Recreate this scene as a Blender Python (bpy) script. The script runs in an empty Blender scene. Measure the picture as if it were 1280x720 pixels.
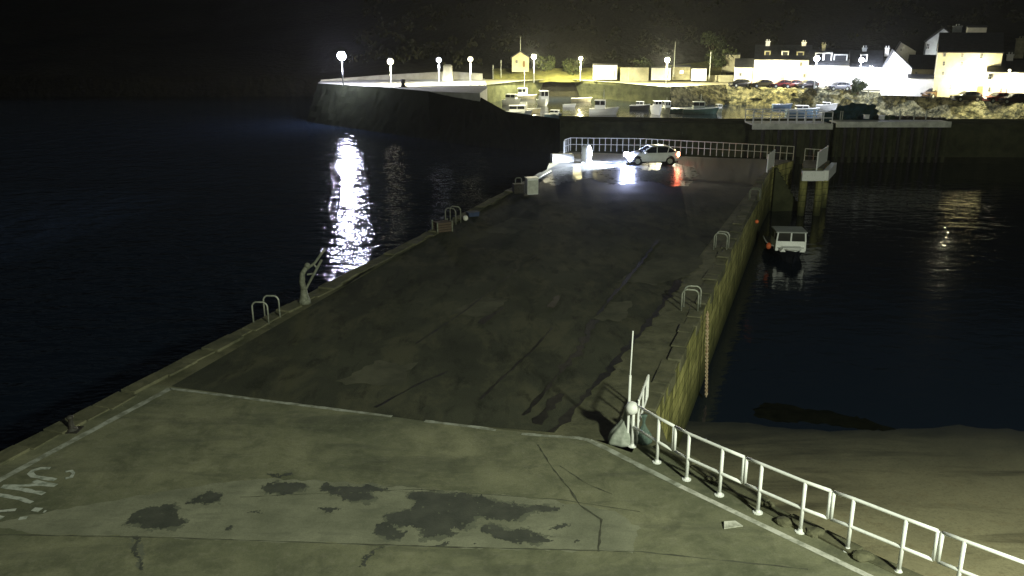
import bpy, bmesh, math, random
from mathutils import Vector, Matrix, noise
random.seed(7)
PI = math.pi
C = bpy.context.scene.collection
# ------------------------------------------------------------------ camera model
F = 1063.0; TH = math.radians(16.8); H = 10.0; WZ = -3.5
CT, ST = math.cos(TH), math.sin(TH)
def ray(x, y):
    u = x - 640.0; v = 360.0 - y
    return Vector((u, F*CT + v*ST, -F*ST + v*CT))
def at(x, y, z=0.0):
    d = ray(x, y); t = (z - H)/d.z
    return Vector((d.x*t, d.y*t, z))
def atY(x, y, Y):
    d = ray(x, y); t = Y/d.y
    return Vector((d.x*t, Y, H + d.z*t))
cam = bpy.data.cameras.new('camera'); camo = bpy.data.objects.new('camera', cam); C.objects.link(camo)
cam.sensor_width = 36; cam.lens = F/1280*36; cam.clip_end = 5000; cam.clip_start = 0.1
camo.location = (0, 0, H); camo.rotation_euler = (PI/2 - TH, 0, 0)
bpy.context.scene.camera = camo

# ------------------------------------------------------------------ materials
MATS = {}
def mat(name, col, col2=None, rough=0.7, scale=3.0, bump=0.0, metal=0.0, spec=0.2, detail=6, lo=.35, hi=.65, bscale=None, rough2=None, dist=0.02):
    if name in MATS: return MATS[name]
    m = bpy.data.materials.new(name); m.use_nodes = True; MATS[name] = m
    nt = m.node_tree; b = nt.nodes['Principled BSDF']
    b.inputs['Roughness'].default_value = rough; b.inputs['Metallic'].default_value = metal
    b.inputs['Specular IOR Level'].default_value = spec
    tc = nt.nodes.new('ShaderNodeTexCoord')
    n = nt.nodes.new('ShaderNodeTexNoise'); n.inputs['Scale'].default_value = scale; n.inputs['Detail'].default_value = detail
    n.inputs['Roughness'].default_value = .62
    nt.links.new(tc.outputs['Object'], n.inputs['Vector'])
    r = nt.nodes.new('ShaderNodeValToRGB')
    if col2 is None: col2 = tuple(c*.75 for c in col)
    r.color_ramp.elements[0].position = lo; r.color_ramp.elements[1].position = hi
    r.color_ramp.elements[0].color = (*col2, 1); r.color_ramp.elements[1].color = (*col, 1)
    nt.links.new(n.outputs['Fac'], r.inputs['Fac']); nt.links.new(r.outputs['Color'], b.inputs['Base Color'])
    if rough2 is not None:
        mr = nt.nodes.new('ShaderNodeMapRange'); mr.inputs['To Min'].default_value = rough2; mr.inputs['To Max'].default_value = rough
        mr.inputs['From Min'].default_value = lo; mr.inputs['From Max'].default_value = hi
        nt.links.new(n.outputs['Fac'], mr.inputs['Value']); nt.links.new(mr.outputs['Result'], b.inputs['Roughness'])
    if bump:
        n2 = nt.nodes.new('ShaderNodeTexNoise'); n2.inputs['Scale'].default_value = bscale or scale*4; n2.inputs['Detail'].default_value = 5
        nt.links.new(tc.outputs['Object'], n2.inputs['Vector'])
        bp = nt.nodes.new('ShaderNodeBump'); bp.inputs['Strength'].default_value = bump; bp.inputs['Distance'].default_value = dist
        nt.links.new(n2.outputs['Fac'], bp.inputs['Height']); nt.links.new(bp.outputs['Normal'], b.inputs['Normal'])
    return m
def emit(name, col, strength):
    if name in MATS: return MATS[name]
    m = bpy.data.materials.new(name); m.use_nodes = True; MATS[name] = m
    b = m.node_tree.nodes['Principled BSDF']; b.inputs['Base Color'].default_value = (.8, .8, .8, 1)
    b.inputs['Emission Color'].default_value = (*col, 1); b.inputs['Emission Strength'].default_value = strength
    return m

def layered(m, layers):
    """adds noise stains over an existing material: (scale, lo, hi, colour, amount, stretch)"""
    nt = m.node_tree; b = nt.nodes['Principled BSDF']
    cur = b.inputs['Base Color'].links[0].from_socket
    tc = nt.nodes.new('ShaderNodeTexCoord')
    for (sc, lo, hi, col, amt, st, rot) in layers:
        mp = nt.nodes.new('ShaderNodeMapping'); mp.inputs['Scale'].default_value = st; mp.inputs['Rotation'].default_value = (0, 0, rot)
        nt.links.new(tc.outputs['Object'], mp.inputs['Vector'])
        n = nt.nodes.new('ShaderNodeTexNoise'); n.inputs['Scale'].default_value = sc; n.inputs['Detail'].default_value = 7
        n.inputs['Roughness'].default_value = .65; n.inputs['Distortion'].default_value = .4
        nt.links.new(mp.outputs['Vector'], n.inputs['Vector'])
        mr = nt.nodes.new('ShaderNodeMapRange'); mr.inputs['From Min'].default_value = lo; mr.inputs['From Max'].default_value = hi
        mr.inputs['To Max'].default_value = amt
        nt.links.new(n.outputs['Fac'], mr.inputs['Value'])
        mx = nt.nodes.new('ShaderNodeMix'); mx.data_type = 'RGBA'
        nt.links.new(mr.outputs['Result'], mx.inputs[0]); nt.links.new(cur, mx.inputs[6]); mx.inputs[7].default_value = (*col, 1)
        cur = mx.outputs[2]
    nt.links.new(cur, b.inputs['Base Color'])

# ------------------------------------------------------------------ mesh builder
class MB:
    def __init__(s): s.v = []; s.f = []
    def add(s, vs, fs):
        k = len(s.v); s.v += [tuple(v) for v in vs]; s.f += [tuple(i+k for i in f) for f in fs]; return s
    def box(s, x0, x1, y0, y1, z0, z1, tx=0, ty=0):
        return s.add([(x0,y0,z0),(x1,y0,z0),(x1,y1,z0),(x0,y1,z0),(x0+tx,y0+ty,z1),(x1-tx,y0+ty,z1),(x1-tx,y1-ty,z1),(x0+tx,y1-ty,z1)],
            [(0,3,2,1),(4,5,6,7),(0,1,5,4),(1,2,6,5),(2,3,7,6),(3,0,4,7)])
    def prism(s, poly, z0, z1):           # poly CCW xy
        n = len(poly); area = sum(poly[i][0]*poly[(i+1)%n][1]-poly[(i+1)%n][0]*poly[i][1] for i in range(n))
        if area < 0: poly = poly[::-1]
        vs = [(p[0],p[1],z0) for p in poly]+[(p[0],p[1],z1) for p in poly]
        return s.add(vs, [tuple(range(n-1,-1,-1)), tuple(range(n,2*n))]+[(i,(i+1)%n,n+(i+1)%n,n+i) for i in range(n)])
    def extr(s, prof, a0, a1, axis):      # profile in the other two axes, extruded along axis
        n = len(prof)
        def P(a, p): return (a,p[0],p[1]) if axis=='x' else (p[0],a,p[1])
        vs = [P(a0,p) for p in prof]+[P(a1,p) for p in prof]
        return s.add(vs, [tuple(range(n-1,-1,-1)), tuple(range(n,2*n))]+[(i,(i+1)%n,n+(i+1)%n,n+i) for i in range(n)])
    def tube(s, pts, r, n=8, caps=True):
        pts = [Vector(p) for p in pts]; m = len(pts)
        rr = r if isinstance(r,(list,tuple)) else [r]*m
        rings = []; up = None
        for i,p in enumerate(pts):
            t = (pts[min(i+1,m-1)]-pts[max(i-1,0)]).normalized()
            if up is None: up = Vector((0,0,1)) if abs(t.z)<.9 else Vector((1,0,0))
            a = t.cross(up).normalized(); up = a.cross(t).normalized()
            rings.append([p+(a*math.cos(2*PI*j/n)+up*math.sin(2*PI*j/n))*rr[i] for j in range(n)])
        return s.loft(rings, caps)
    def loft(s, rings, caps=True):
        n = len(rings[0]); vs = [v for r in rings for v in r]; fs = []
        for i in range(len(rings)-1):
            for j in range(n): fs.append((i*n+j, i*n+(j+1)%n, (i+1)*n+(j+1)%n, (i+1)*n+j))
        if caps: fs += [tuple(range(n-1,-1,-1)), tuple((len(rings)-1)*n+j for j in range(n))]
        return s.add(vs, fs)
    def lathe(s, prof, c=(0,0,0), n=20):
        return s.loft([[(c[0]+r*math.cos(2*PI*j/n), c[1]+r*math.sin(2*PI*j/n), c[2]+z) for j in range(n)] for r,z in prof])
    def sphere(s, c, r, n=14, m=9, sz=1.0):
        return s.lathe([(max(.001,r*math.sin(PI*i/m)), -r*math.cos(PI*i/m)*sz) for i in range(m+1)], c, n)
    def sheet(s, poly, z):
        n = len(poly); area = sum(poly[i][0]*poly[(i+1)%n][1]-poly[(i+1)%n][0]*poly[i][1] for i in range(n))
        if area < 0: poly = poly[::-1]
        return s.add([(p[0],p[1],z) for p in poly], [tuple(range(n))])
    def strip(s, pts, w, z, jit=0.0, step=0.4):
        P = []
        for a,b in zip(pts[:-1], pts[1:]):
            a = Vector((a[0],a[1],0)); b = Vector((b[0],b[1],0)); k = max(1,int((b-a).length/step))
            P += [a.lerp(b, i/k) for i in range(k)]
        P.append(Vector((pts[-1][0],pts[-1][1],0)))
        L, R = [], []
        for i,p in enumerate(P):
            t = (P[min(i+1,len(P)-1)]-P[max(i-1,0)]).normalized(); nn = Vector((-t.y,t.x,0))
            ww = w*(1+random.uniform(-jit,jit)); o = random.uniform(-jit,jit)*w*.4
            L.append((p.x+nn.x*(ww/2+o), p.y+nn.y*(ww/2+o), z)); R.append((p.x-nn.x*(ww/2-o), p.y-nn.y*(ww/2-o), z))
        s.k = getattr(s,'k',0)+1; L = [(a,b,c+.0012*s.k) for a,b,c in L]; R = [(a,b,c+.0012*s.k) for a,b,c in R]
        n = len(P)
        return s.add(L+R, [(n+i, n+i+1, i+1, i) for i in range(n-1)])
    def build(s, name, m, parent=None, world=False, smooth=False, bevel=0, fix=True):
        vs = s.v
        if world and parent is not None:
            inv = parent.matrix_basis.inverted(); vs = [tuple(inv @ Vector(v)) for v in vs]
        me = bpy.data.meshes.new(name); me.from_pydata(vs, [], s.f); me.update()
        if fix or bevel:
            bm = bmesh.new(); bm.from_mesh(me)
            if fix: bmesh.ops.recalc_face_normals(bm, faces=bm.faces)
            if bevel:
                eds = [e for e in bm.edges if len(e.link_faces)==2 and e.calc_face_angle(0)>.5]
                bmesh.ops.bevel(bm, geom=eds, offset=bevel, segments=2, affect='EDGES', profile=.5)
            bm.to_mesh(me); bm.free()
        me.materials.append(m)
        if smooth:
            for p in me.polygons: p.use_smooth = True
        o = bpy.data.objects.new(name, me); C.objects.link(o)
        if parent is not None: o.parent = parent
        return o
def tag(o, label=None, cat=None, group=None, kind=None):
    if label: o['label'] = label
    if cat: o['category'] = cat
    if group: o['group'] = group
    if kind: o['kind'] = kind
    return o
def struct(o, label=None): o['kind'] = 'structure'; return o
def thing(name, label, cat, loc=(0,0,0), rz=0, group=None):
    o = bpy.data.objects.new(name, None); C.objects.link(o); o.empty_display_size = .2
    o.location = loc; o.rotation_euler = (0,0,rz)
    o.matrix_basis = Matrix.Translation(loc) @ Matrix.Rotation(rz,4,'Z')
    return tag(o, label, cat, group)
def copy_tree(o, parent=None):
    c = o.copy(); C.objects.link(c); c.parent = parent
    for ch in [k for k in C.objects if k.parent is o]: copy_tree(ch, c)
    return c
def point(name, loc, energy, col, r, parent=None, spot=None):
    l = bpy.data.lights.new(name, 'SPOT' if spot else 'POINT'); l.energy = energy; l.color = col; l.shadow_soft_size = r
    o = bpy.data.objects.new(name, l); C.objects.link(o); o.location = loc
    if spot:
        l.spot_size = math.radians(spot[1]); l.spot_blend = spot[2]
        o.rotation_euler = Vector(spot[0]).to_track_quat('-Z','Y').to_euler()
    if parent is not None:
        o.parent = parent; o.matrix_parent_inverse = parent.matrix_basis.inverted()
    return o

# ------------------------------------------------------------------ palette
M_conc = mat('apron_concrete', (.25,.25,.155), (.12,.13,.08), rough=.82, scale=.35, bump=.35, bscale=14, detail=10)
layered(M_conc, [(1.1,.46,.66,(.075,.082,.05),.65,(1,1,1),0), (5,.5,.75,(.30,.29,.22),.35,(1,1,1),0), (.5,.52,.66,(.06,.065,.05),.5,(.5,2.2,1),.15), (28,.45,.75,(.08,.085,.07),.45,(1,1,1),0)])
M_asph = mat('pier_asphalt', (.066,.070,.048), (.034,.037,.027), rough=.95, scale=.22, bump=.4, bscale=22, detail=10, spec=.2)
layered(M_asph, [(.5,.48,.6,(.12,.115,.07),.45,(1.3,.6,1),-.35), (1.1,.53,.66,(.014,.016,.012),.6,(1.5,.55,1),-.35), (24,.45,.75,(.10,.10,.08),.4,(1,1,1),0)])
M_wet = mat('wet_asphalt', (.035,.04,.042), (.02,.025,.028), rough=.4, scale=.5, bump=.25, bscale=9, rough2=.2, detail=8)
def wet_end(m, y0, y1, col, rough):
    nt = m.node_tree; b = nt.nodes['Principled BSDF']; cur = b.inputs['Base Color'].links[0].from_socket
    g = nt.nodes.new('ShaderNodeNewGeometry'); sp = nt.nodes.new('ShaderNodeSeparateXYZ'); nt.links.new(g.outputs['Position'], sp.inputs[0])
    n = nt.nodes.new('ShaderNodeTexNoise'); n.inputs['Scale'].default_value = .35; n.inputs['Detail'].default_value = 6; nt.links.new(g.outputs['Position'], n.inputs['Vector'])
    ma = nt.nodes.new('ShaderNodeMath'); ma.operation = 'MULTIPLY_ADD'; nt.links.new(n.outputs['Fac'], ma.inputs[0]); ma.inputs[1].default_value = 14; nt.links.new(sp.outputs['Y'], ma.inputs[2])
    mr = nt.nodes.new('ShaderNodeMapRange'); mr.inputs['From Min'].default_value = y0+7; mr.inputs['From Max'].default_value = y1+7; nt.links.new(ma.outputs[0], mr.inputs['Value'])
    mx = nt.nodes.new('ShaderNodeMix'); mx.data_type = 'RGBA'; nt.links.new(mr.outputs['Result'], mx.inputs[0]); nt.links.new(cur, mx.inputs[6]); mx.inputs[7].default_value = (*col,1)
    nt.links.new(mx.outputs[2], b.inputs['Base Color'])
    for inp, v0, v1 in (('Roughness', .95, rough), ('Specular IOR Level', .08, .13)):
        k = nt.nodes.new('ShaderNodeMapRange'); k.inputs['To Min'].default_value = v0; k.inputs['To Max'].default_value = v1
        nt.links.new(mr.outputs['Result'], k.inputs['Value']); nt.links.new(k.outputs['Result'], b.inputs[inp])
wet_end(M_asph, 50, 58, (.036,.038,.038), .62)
M_edge = mat('edge_concrete', (.17,.165,.10), (.075,.078,.045), rough=.85, scale=.7, bump=.6, bscale=10, detail=10)
layered(M_edge, [(2,.5,.7,(.035,.04,.025),.7,(1,1,1),0), (20,.45,.75,(.06,.06,.05),.4,(1,1,1),0)])
M_wall = mat('algae_wall', (.50,.47,.18), (.22,.22,.08), rough=.8, scale=1.2, bump=.9, bscale=4, detail=9, dist=.06)
layered(M_wall, [(1.4,.48,.62,(.03,.035,.015),.7,(1.5,1.5,.25),0)])
def courses(m):
    nt = m.node_tree; b = nt.nodes['Principled BSDF']; cur = b.inputs['Base Color'].links[0].from_socket
    g = nt.nodes.new('ShaderNodeNewGeometry'); sp = nt.nodes.new('ShaderNodeSeparateXYZ'); nt.links.new(g.outputs['Position'], sp.inputs[0])
    cb = nt.nodes.new('ShaderNodeCombineXYZ'); nt.links.new(sp.outputs['Y'], cb.inputs[0]); nt.links.new(sp.outputs['Z'], cb.inputs[1])
    br = nt.nodes.new('ShaderNodeTexBrick'); nt.links.new(cb.outputs[0], br.inputs['Vector'])
    br.inputs['Scale'].default_value = 1; br.inputs['Brick Width'].default_value = 1.3; br.inputs['Row Height'].default_value = .48; br.inputs['Mortar Size'].default_value = .035; br.inputs['Mortar Smooth'].default_value = .4
    br.inputs['Color1'].default_value = (1,1,1,1); br.inputs['Color2'].default_value = (.6,.62,.55,1); br.inputs['Mortar'].default_value = (.18,.18,.15,1)
    mx = nt.nodes.new('ShaderNodeMix'); mx.data_type = 'RGBA'; mx.blend_type = 'MULTIPLY'; mx.inputs[0].default_value = .75
    nt.links.new(cur, mx.inputs[6]); nt.links.new(br.outputs['Color'], mx.inputs[7]); nt.links.new(mx.outputs[2], b.inputs['Base Color'])
courses(M_wall)
M_paint = mat('worn_white_paint', (.62,.62,.55), (.30,.31,.25), rough=.7, scale=3, detail=10, lo=.38, hi=.55)
M_paint2 = mat('faded_white_paint', (.42,.44,.38), (.20,.21,.16), rough=.7, scale=3, detail=10, lo=.4, hi=.6)
M_pud = mat('wet_patch', (.085,.09,.072), (.055,.06,.05), rough=.6, scale=2, bump=.2, bscale=20)
M_tar = mat('tar', (.007,.007,.006), (.02,.02,.016), rough=.6, scale=4)
M_white = mat('white_rail_paint', (.86,.88,.86), (.62,.64,.60), rough=.4, scale=9, lo=.25, hi=.45)
M_galv = mat('galvanised_steel', (.42,.44,.38), (.22,.24,.19), rough=.45, metal=.3, scale=9)
M_galvd = mat('weathered_steel', (.22,.23,.18), (.10,.11,.08), rough=.6, scale=9)
M_iron = mat('dark_iron', (.05,.05,.045), (.025,.02,.015), rough=.6, scale=9)
M_sand = mat('beach_sand', (.50,.46,.28), (.34,.31,.19), rough=.85, scale=.25, bump=.7, bscale=5, detail=10)
layered(M_sand, [(.35,.5,.68,(.07,.06,.035),.75,(.5,2.4,1),.1), (2.2,.52,.7,(.33,.27,.15),.5,(1,1,1),0), (12,.5,.8,(.05,.045,.03),.5,(1,1,1),0)])
M_rock = mat('breakwater_rock', (.012,.014,.008), (.007,.008,.005), rough=1, spec=0, scale=.5, bump=.4, bscale=1.5, dist=.1)
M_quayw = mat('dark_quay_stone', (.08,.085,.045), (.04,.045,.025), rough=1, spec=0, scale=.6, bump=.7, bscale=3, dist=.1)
M_lime = mat('pale_stone', (.42,.40,.27), (.27,.26,.17), rough=.85, scale=.6, bump=.4, bscale=3)  # pale stone for parapet, hut, shed and low walls
M_prom = mat('promenade_paving', (.36,.34,.22), (.2,.19,.12), rough=.85, scale=.2, bump=.2, bscale=3)
M_bank = mat('sea_wall_stone', (.17,.16,.085), (.03,.032,.018), rough=.95, scale=1.1, bump=1.0, bscale=3.5, dist=.35, lo=.42, hi=.6)
M_hill = mat('hill_grass', (.013,.013,.007), (.005,.005,.003), rough=.95, scale=.12, bump=.8, bscale=.7, dist=.6)
M_render = mat('white_render', (.78,.77,.70), (.66,.65,.58), rough=.8, scale=1.2)
M_cream = mat('cream_render', (.52,.47,.30), (.42,.38,.24), rough=.8, scale=1.2)
M_grey = mat('grey_render', (.36,.38,.37), (.27,.29,.28), rough=.8, scale=1.2)
M_stoneh = mat('house_stone', (.30,.28,.17), (.16,.15,.09), rough=.85, scale=1.5)
M_slate = mat('slate_roof', (.035,.037,.04), (.018,.02,.022), rough=.6, scale=2, bump=.5, bscale=9)
M_glass = mat('dark_glass', (.02,.022,.025), rough=.08, scale=2)
M_frame = mat('window_frame', (.5,.5,.45), rough=.5, scale=5)
M_door = mat('door_wood', (.20,.13,.06), rough=.5, scale=5)
M_rubber = mat('tyre_rubber', (.018,.018,.018), rough=.8, scale=5)
M_leaf = mat('foliage', (.06,.075,.025), (.02,.03,.012), rough=.8, scale=1.5)
M_bark = mat('bark', (.08,.06,.04), rough=.9, scale=4)

def wet_by_height(m, z0, z1, col):
    nt = m.node_tree; b = nt.nodes['Principled BSDF']; cur = b.inputs['Base Color'].links[0].from_socket
    g = nt.nodes.new('ShaderNodeNewGeometry'); sp = nt.nodes.new('ShaderNodeSeparateXYZ'); nt.links.new(g.outputs['Position'], sp.inputs[0])
    mr = nt.nodes.new('ShaderNodeMapRange'); mr.inputs['From Min'].default_value = z0; mr.inputs['From Max'].default_value = z1
    mr.inputs['To Min'].default_value = .97; mr.inputs['To Max'].default_value = 0; nt.links.new(sp.outputs['Z'], mr.inputs['Value'])
    mx = nt.nodes.new('ShaderNodeMix'); mx.data_type = 'RGBA'; nt.links.new(mr.outputs['Result'], mx.inputs[0]); nt.links.new(cur, mx.inputs[6]); mx.inputs[7].default_value = (*col,1)
    nt.links.new(mx.outputs[2], b.inputs['Base Color'])
wet_by_height(M_sand, -3.50, -3.17, (.012,.016,.02))
wet_by_height(M_wall, -3.4, -1.5, (.035,.04,.015))
# ------------------------------------------------------------------ water
def water_mat():
    m = bpy.data.materials.new('sea_water'); m.use_nodes = True; nt = m.node_tree; b = nt.nodes['Principled BSDF']
    b.inputs['Base Color'].default_value = (.007,.012,.021,1); b.inputs['IOR'].default_value = 1.33
    b.inputs['Roughness'].default_value = .085
    geo = nt.nodes.new('ShaderNodeNewGeometry')
    def nz(scale, stretch=(1,1,1), det=3, w=None):
        mp = nt.nodes.new('ShaderNodeMapping'); mp.inputs['Scale'].default_value = stretch; mp.inputs['Rotation'].default_value = (0,0,-.1)
        nt.links.new(geo.outputs['Position'], mp.inputs['Vector'])
        n = nt.nodes.new('ShaderNodeTexNoise'); n.inputs['Scale'].default_value = scale; n.inputs['Detail'].default_value = det
        nt.links.new(mp.outputs['Vector'], n.inputs['Vector']); return n.outputs['Fac']
    def math_(op, a, bb):
        k = nt.nodes.new('ShaderNodeMath'); k.operation = op
        for i,x in enumerate((a,bb)):
            if isinstance(x,(int,float)): k.inputs[i].default_value = x
            else: nt.links.new(x, k.inputs[i])
        return k.outputs[0]
    # calm inside the harbour (east of the pier and behind the middle quay), rippled outside
    sep = nt.nodes.new('ShaderNodeSeparateXYZ'); nt.links.new(geo.outputs['Position'], sep.inputs[0])
    side = math_('SUBTRACT', sep.outputs['X'], math_('MULTIPLY', sep.outputs['Y'], .17))   # >0 right
    mr = nt.nodes.new('ShaderNodeMapRange'); mr.inputs['From Min'].default_value = -6; mr.inputs['From Max'].default_value = 2
    mr.inputs['To Min'].default_value = 1.0; mr.inputs['To Max'].default_value = .24
    nt.links.new(side, mr.inputs['Value'])
    h = math_('ADD', math_('MULTIPLY', nz(1.1,(.55,1,1),2), .75), math_('MULTIPLY', nz(4.2,(.6,1,1),2), .22))
    h = math_('ADD', h, math_('MULTIPLY', nz(.35,(1,1,1),1), .8))
    bp = nt.nodes.new('ShaderNodeBump'); bp.inputs['Distance'].default_value = .21
    mr2 = nt.nodes.new('ShaderNodeMapRange'); mr2.inputs['From Min'].default_value = 98; mr2.inputs['From Max'].default_value = 108; mr2.inputs['To Min'].default_value = 1; mr2.inputs['To Max'].default_value = .35
    nt.links.new(sep.outputs['Y'], mr2.inputs['Value'])
    kx = nt.nodes.new('ShaderNodeMapRange'); kx.inputs['From Min'].default_value = -22; kx.inputs['From Max'].default_value = -14; nt.links.new(sep.outputs['X'], kx.inputs['Value'])
    inv = math_('SUBTRACT', 1.0, kx.outputs['Result'])
    st_ = math_('MULTIPLY', mr.outputs['Result'], math_('MAXIMUM', mr2.outputs['Result'], inv))
    nt.links.new(st_, bp.inputs['Strength']); nt.links.new(h, bp.inputs['Height'])
    nt.links.new(bp.outputs['Normal'], b.inputs['Normal'])
    return m
struct(MB().sheet([(-1500,-200),(1500,-200),(1500,2500),(-1500,2500)], WZ).build('water', water_mat()))

# ------------------------------------------------------------------ beach
def grid(name, x0,x1,y0,y1,nx,ny,fn,m,smooth=True):
    vs = []; fs = []
    for j in range(ny+1):
        for i in range(nx+1):
            x = x0+(x1-x0)*i/nx; y = y0+(y1-y0)*j/ny; vs.append((x,y,fn(x,y)))
    for j in range(ny):
        for i in range(nx): a=j*(nx+1)+i; fs.append((a,a+1,a+nx+2,a+nx+1))
    return struct(MB().add(vs,fs).build(name, m, smooth=smooth, fix=False))
def beach_z(x,y):
    return WZ + .034*(27.6-y - .10*max(0,x-12)) + .028*noise.noise(Vector((x*.22,y*.5,0))) + .014*noise.noise(Vector((x*1.1,y*1.6,3)))
grid('beach', 2,110,-25,60,200,170, beach_z, M_sand)

wp = [(938,512),(955,503),(985,505),(1010,512),(1045,515),(1080,524),(1118,536),(1090,538),(1050,533),(1005,529),(960,526),(940,520)]
out = []
for i in range(len(wp)):
    a = at(*wp[i],WZ); b = at(*wp[(i+1)%len(wp)],WZ)
    for j in range(8):
        p = a.lerp(b,j/8); out.append((p.x+.25*noise.noise(Vector((p.x*3,p.y*3,1))), p.y+.3*noise.noise(Vector((p.x*3,p.y*3,4)))))
o = MB().prism([Vector((a,b,0)) for a,b in out], WZ-.3, WZ+.008).build('seaweed', mat('dark_seaweed', (.010,.011,.008), (.005,.006,.005), rough=1, spec=0, scale=2, bump=.5, bscale=6)); tag(o, 'dark flat patch of seaweed lying in the shallows off the beach', 'seaweed')
# ------------------------------------------------------------------ quay / pier
eL0, eL1 = at(0,568), at(683,213)
def edgeL(t): return eL0.lerp(eL1,t)
eR0, eR1 = at(820,515), at(957,222)
dirA = (at(1150,705)-at(835,555)).normalized()
apron = [at(835,555), at(905,599), at(991,644), at(1080,688), at(1165,725)]
near = apron[-1] + dirA*22
Lfar = eL0 - (eL1-eL0).normalized()*30
pierpoly = [Lfar, Vector((near.x, Lfar.y,0)), near] + apron[::-1] + [eR0, eR1, at(966,208), at(992,201), at(700,189), at(688,200), eL1]
pierpoly = [Vector((p.x,p.y,0)) for p in pierpoly]
qo = struct(MB().prism(pierpoly, -7, 0).build('quay', M_wall)); qo.data.materials.append(M_edge)
for p in qo.data.polygons:
    if p.normal.z > .9: p.material_index = 1
# concrete apron and pier surface, as sheets
lineL = at(-25,612); c1 = at(213,486); c2 = at(490,521); c3 = at(535,527); c4 = at(620,538); c5 = at(652,543); c6 = at(730,549); c7 = at(800,583); c8 = at(1085,720)
c9 = c8 + (c8-c7).normalized()*20
inL = Lfar + Vector((.35,0,0))
ap = [edgeL(-.0)+Vector((.3,-.3,0)), at(190,477)+Vector((.1,-.2,0)), at(205,482), c2, c6] + [p+Vector((-.16,-.1,0)) for p in apron] + [near+Vector((-.2,-.1,0)), Vector((near.x-.2,Lfar.y+.2,0)), Vector((Lfar.x+.5,Lfar.y+.2,0))]
struct(MB().sheet(ap, .004).build('concrete_apron', M_conc))
pf = [at(214,483), at(700,203.5), at(708,191), at(986,200), at(962,208.5), at(949,222), at(850,352), at(790,430), at(693,541)]
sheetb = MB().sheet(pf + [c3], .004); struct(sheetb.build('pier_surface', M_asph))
False and struct(MB().sheet([at(640,232), at(702,202), at(709,192), at(984,200.5), at(961,209), at(944,226), at(800,240)], .008).build('wet_road_surface', M_wet))
struct(MB().sheet([at(700,543.5), at(792,433), at(852,353), at(905,300), at(940,250), at(949,251), at(893,350), at(840,460), at(812,522), at(800,545), at(790,566), at(738,548)], .004).build('concrete_strip', M_edge))
wpp = [(672,222),(690,212),(720,206),(770,203),(830,203),(868,208),(872,220),(862,231),(835,233),(815,226),(795,229),(765,231),(740,224),(712,226),(690,232)]
P = [at(x,y) for x,y in wpp]; out = []
for i in range(len(P)):
    a = P[i]; b = P[(i+1)%len(P)]
    for j in range(8):
        p = a.lerp(b,j/8); out.append((p.x+.3*noise.noise(Vector((p.x*1.5,p.y*1.5,1))), p.y+.8*noise.noise(Vector((p.x*1.5,p.y*1.5,4)))))
struct(MB().sheet(out, .008).build('rain_puddle', mat('rain_wet_asphalt', (.05,.053,.053), (.03,.034,.034), rough=.36, rough2=.24, spec=.22, scale=1.5, bump=.35, bscale=7)))
mb = MB(); mk = 0
for q in ([(772,352),(800,332),(835,317),(872,318),(880,328),(862,345),(820,356)], [(560,392),(600,372),(640,372),(610,396)], [(420,478),(470,452),(520,455),(500,484)], [(600,290),(640,272),(676,276),(640,294)], [(740,400),(762,378),(790,376),(778,402)]):
    P = [at(x,y) for x,y in q]; out = []
    for i in range(len(P)):
        a = P[i]; b = P[(i+1)%len(P)]
        for j in range(10):
            p = a.lerp(b,j/10); out.append((p.x+.2*noise.noise(Vector((p.x*3,p.y*3,1))), p.y+.35*noise.noise(Vector((p.x*3,p.y*3,4)))))
    mk += 1; mb.sheet(out, .0065+.0003*mk)
struct(mb.build('road_patch', mat('worn_road_patch', (.10,.10,.068), (.06,.062,.043), rough=.95, scale=.8, bump=.3, detail=9, lo=.4, hi=.6)))
q = [(-10,655),(60,640),(130,628),(200,615),(260,606),(330,597),(420,602),(520,610),(620,618),(700,627),(770,640),(800,660),(790,690),(660,687),(520,683),(360,678),(200,672),(40,668)]
P = [at(x,y) for x,y in q]; out = []
for i in range(len(P)):
    a = P[i]; b = P[(i+1)%len(P)]; k = max(2,int((b-a).length/.08))
    for j in range(k):
        p = a.lerp(b,j/k); out.append((p.x+.06*noise.noise(Vector((p.x*5,p.y*5,1))), p.y+.12*noise.noise(Vector((p.x*3,p.y*5,4)))+.04*noise.noise(Vector((p.x*16,p.y*16,4)))))
M_pale = mat('scoured_concrete', (.265,.27,.19), (.165,.172,.12), rough=.85, scale=.9, bump=.35, bscale=14, detail=10)
layered(M_pale, [(3,.5,.7,(.13,.135,.10),.6,(.6,1.6,1),.05), (28,.45,.75,(.10,.11,.08),.4,(1,1,1),0)])
struct(MB().sheet(out, .0050).build('scoured_concrete', M_pale))
# coping stones on both edges, uneven
def coping(a, b, w, inward, seed, name, m, h=.05):
    random.seed(seed); d = (b-a); L = d.length; d.normalize(); n = inward; t = 0; mb = MB()
    while t < L-.3:
        l = random.uniform(.7,1.5); t1 = min(L, t+l)
        p = a+d*(t+.02); q = a+d*(t1-.02); o = random.uniform(-.05,.03); ww = w*random.uniform(.75,1.1); hh = h*random.uniform(.3,1.6)
        mb.prism([p+n*o, q+n*(o+random.uniform(-.03,.03)), q+n*ww, p+n*(ww+random.uniform(-.05,.05))], -.35, .012+hh)
        t = t1
    return struct(mb.build(name, m, bevel=.02))
nL = Vector(((eL1-eL0).y, -(eL1-eL0).x, 0)).normalized()
coping(Lfar, eL1, .62, nL, 3, 'coping', M_edge)
nR = Vector((-(eR1-eR0).y, (eR1-eR0).x, 0)).normalized()
coping(eR0, eR1, .55, nR, 5, 'coping', M_edge, .04)
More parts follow.
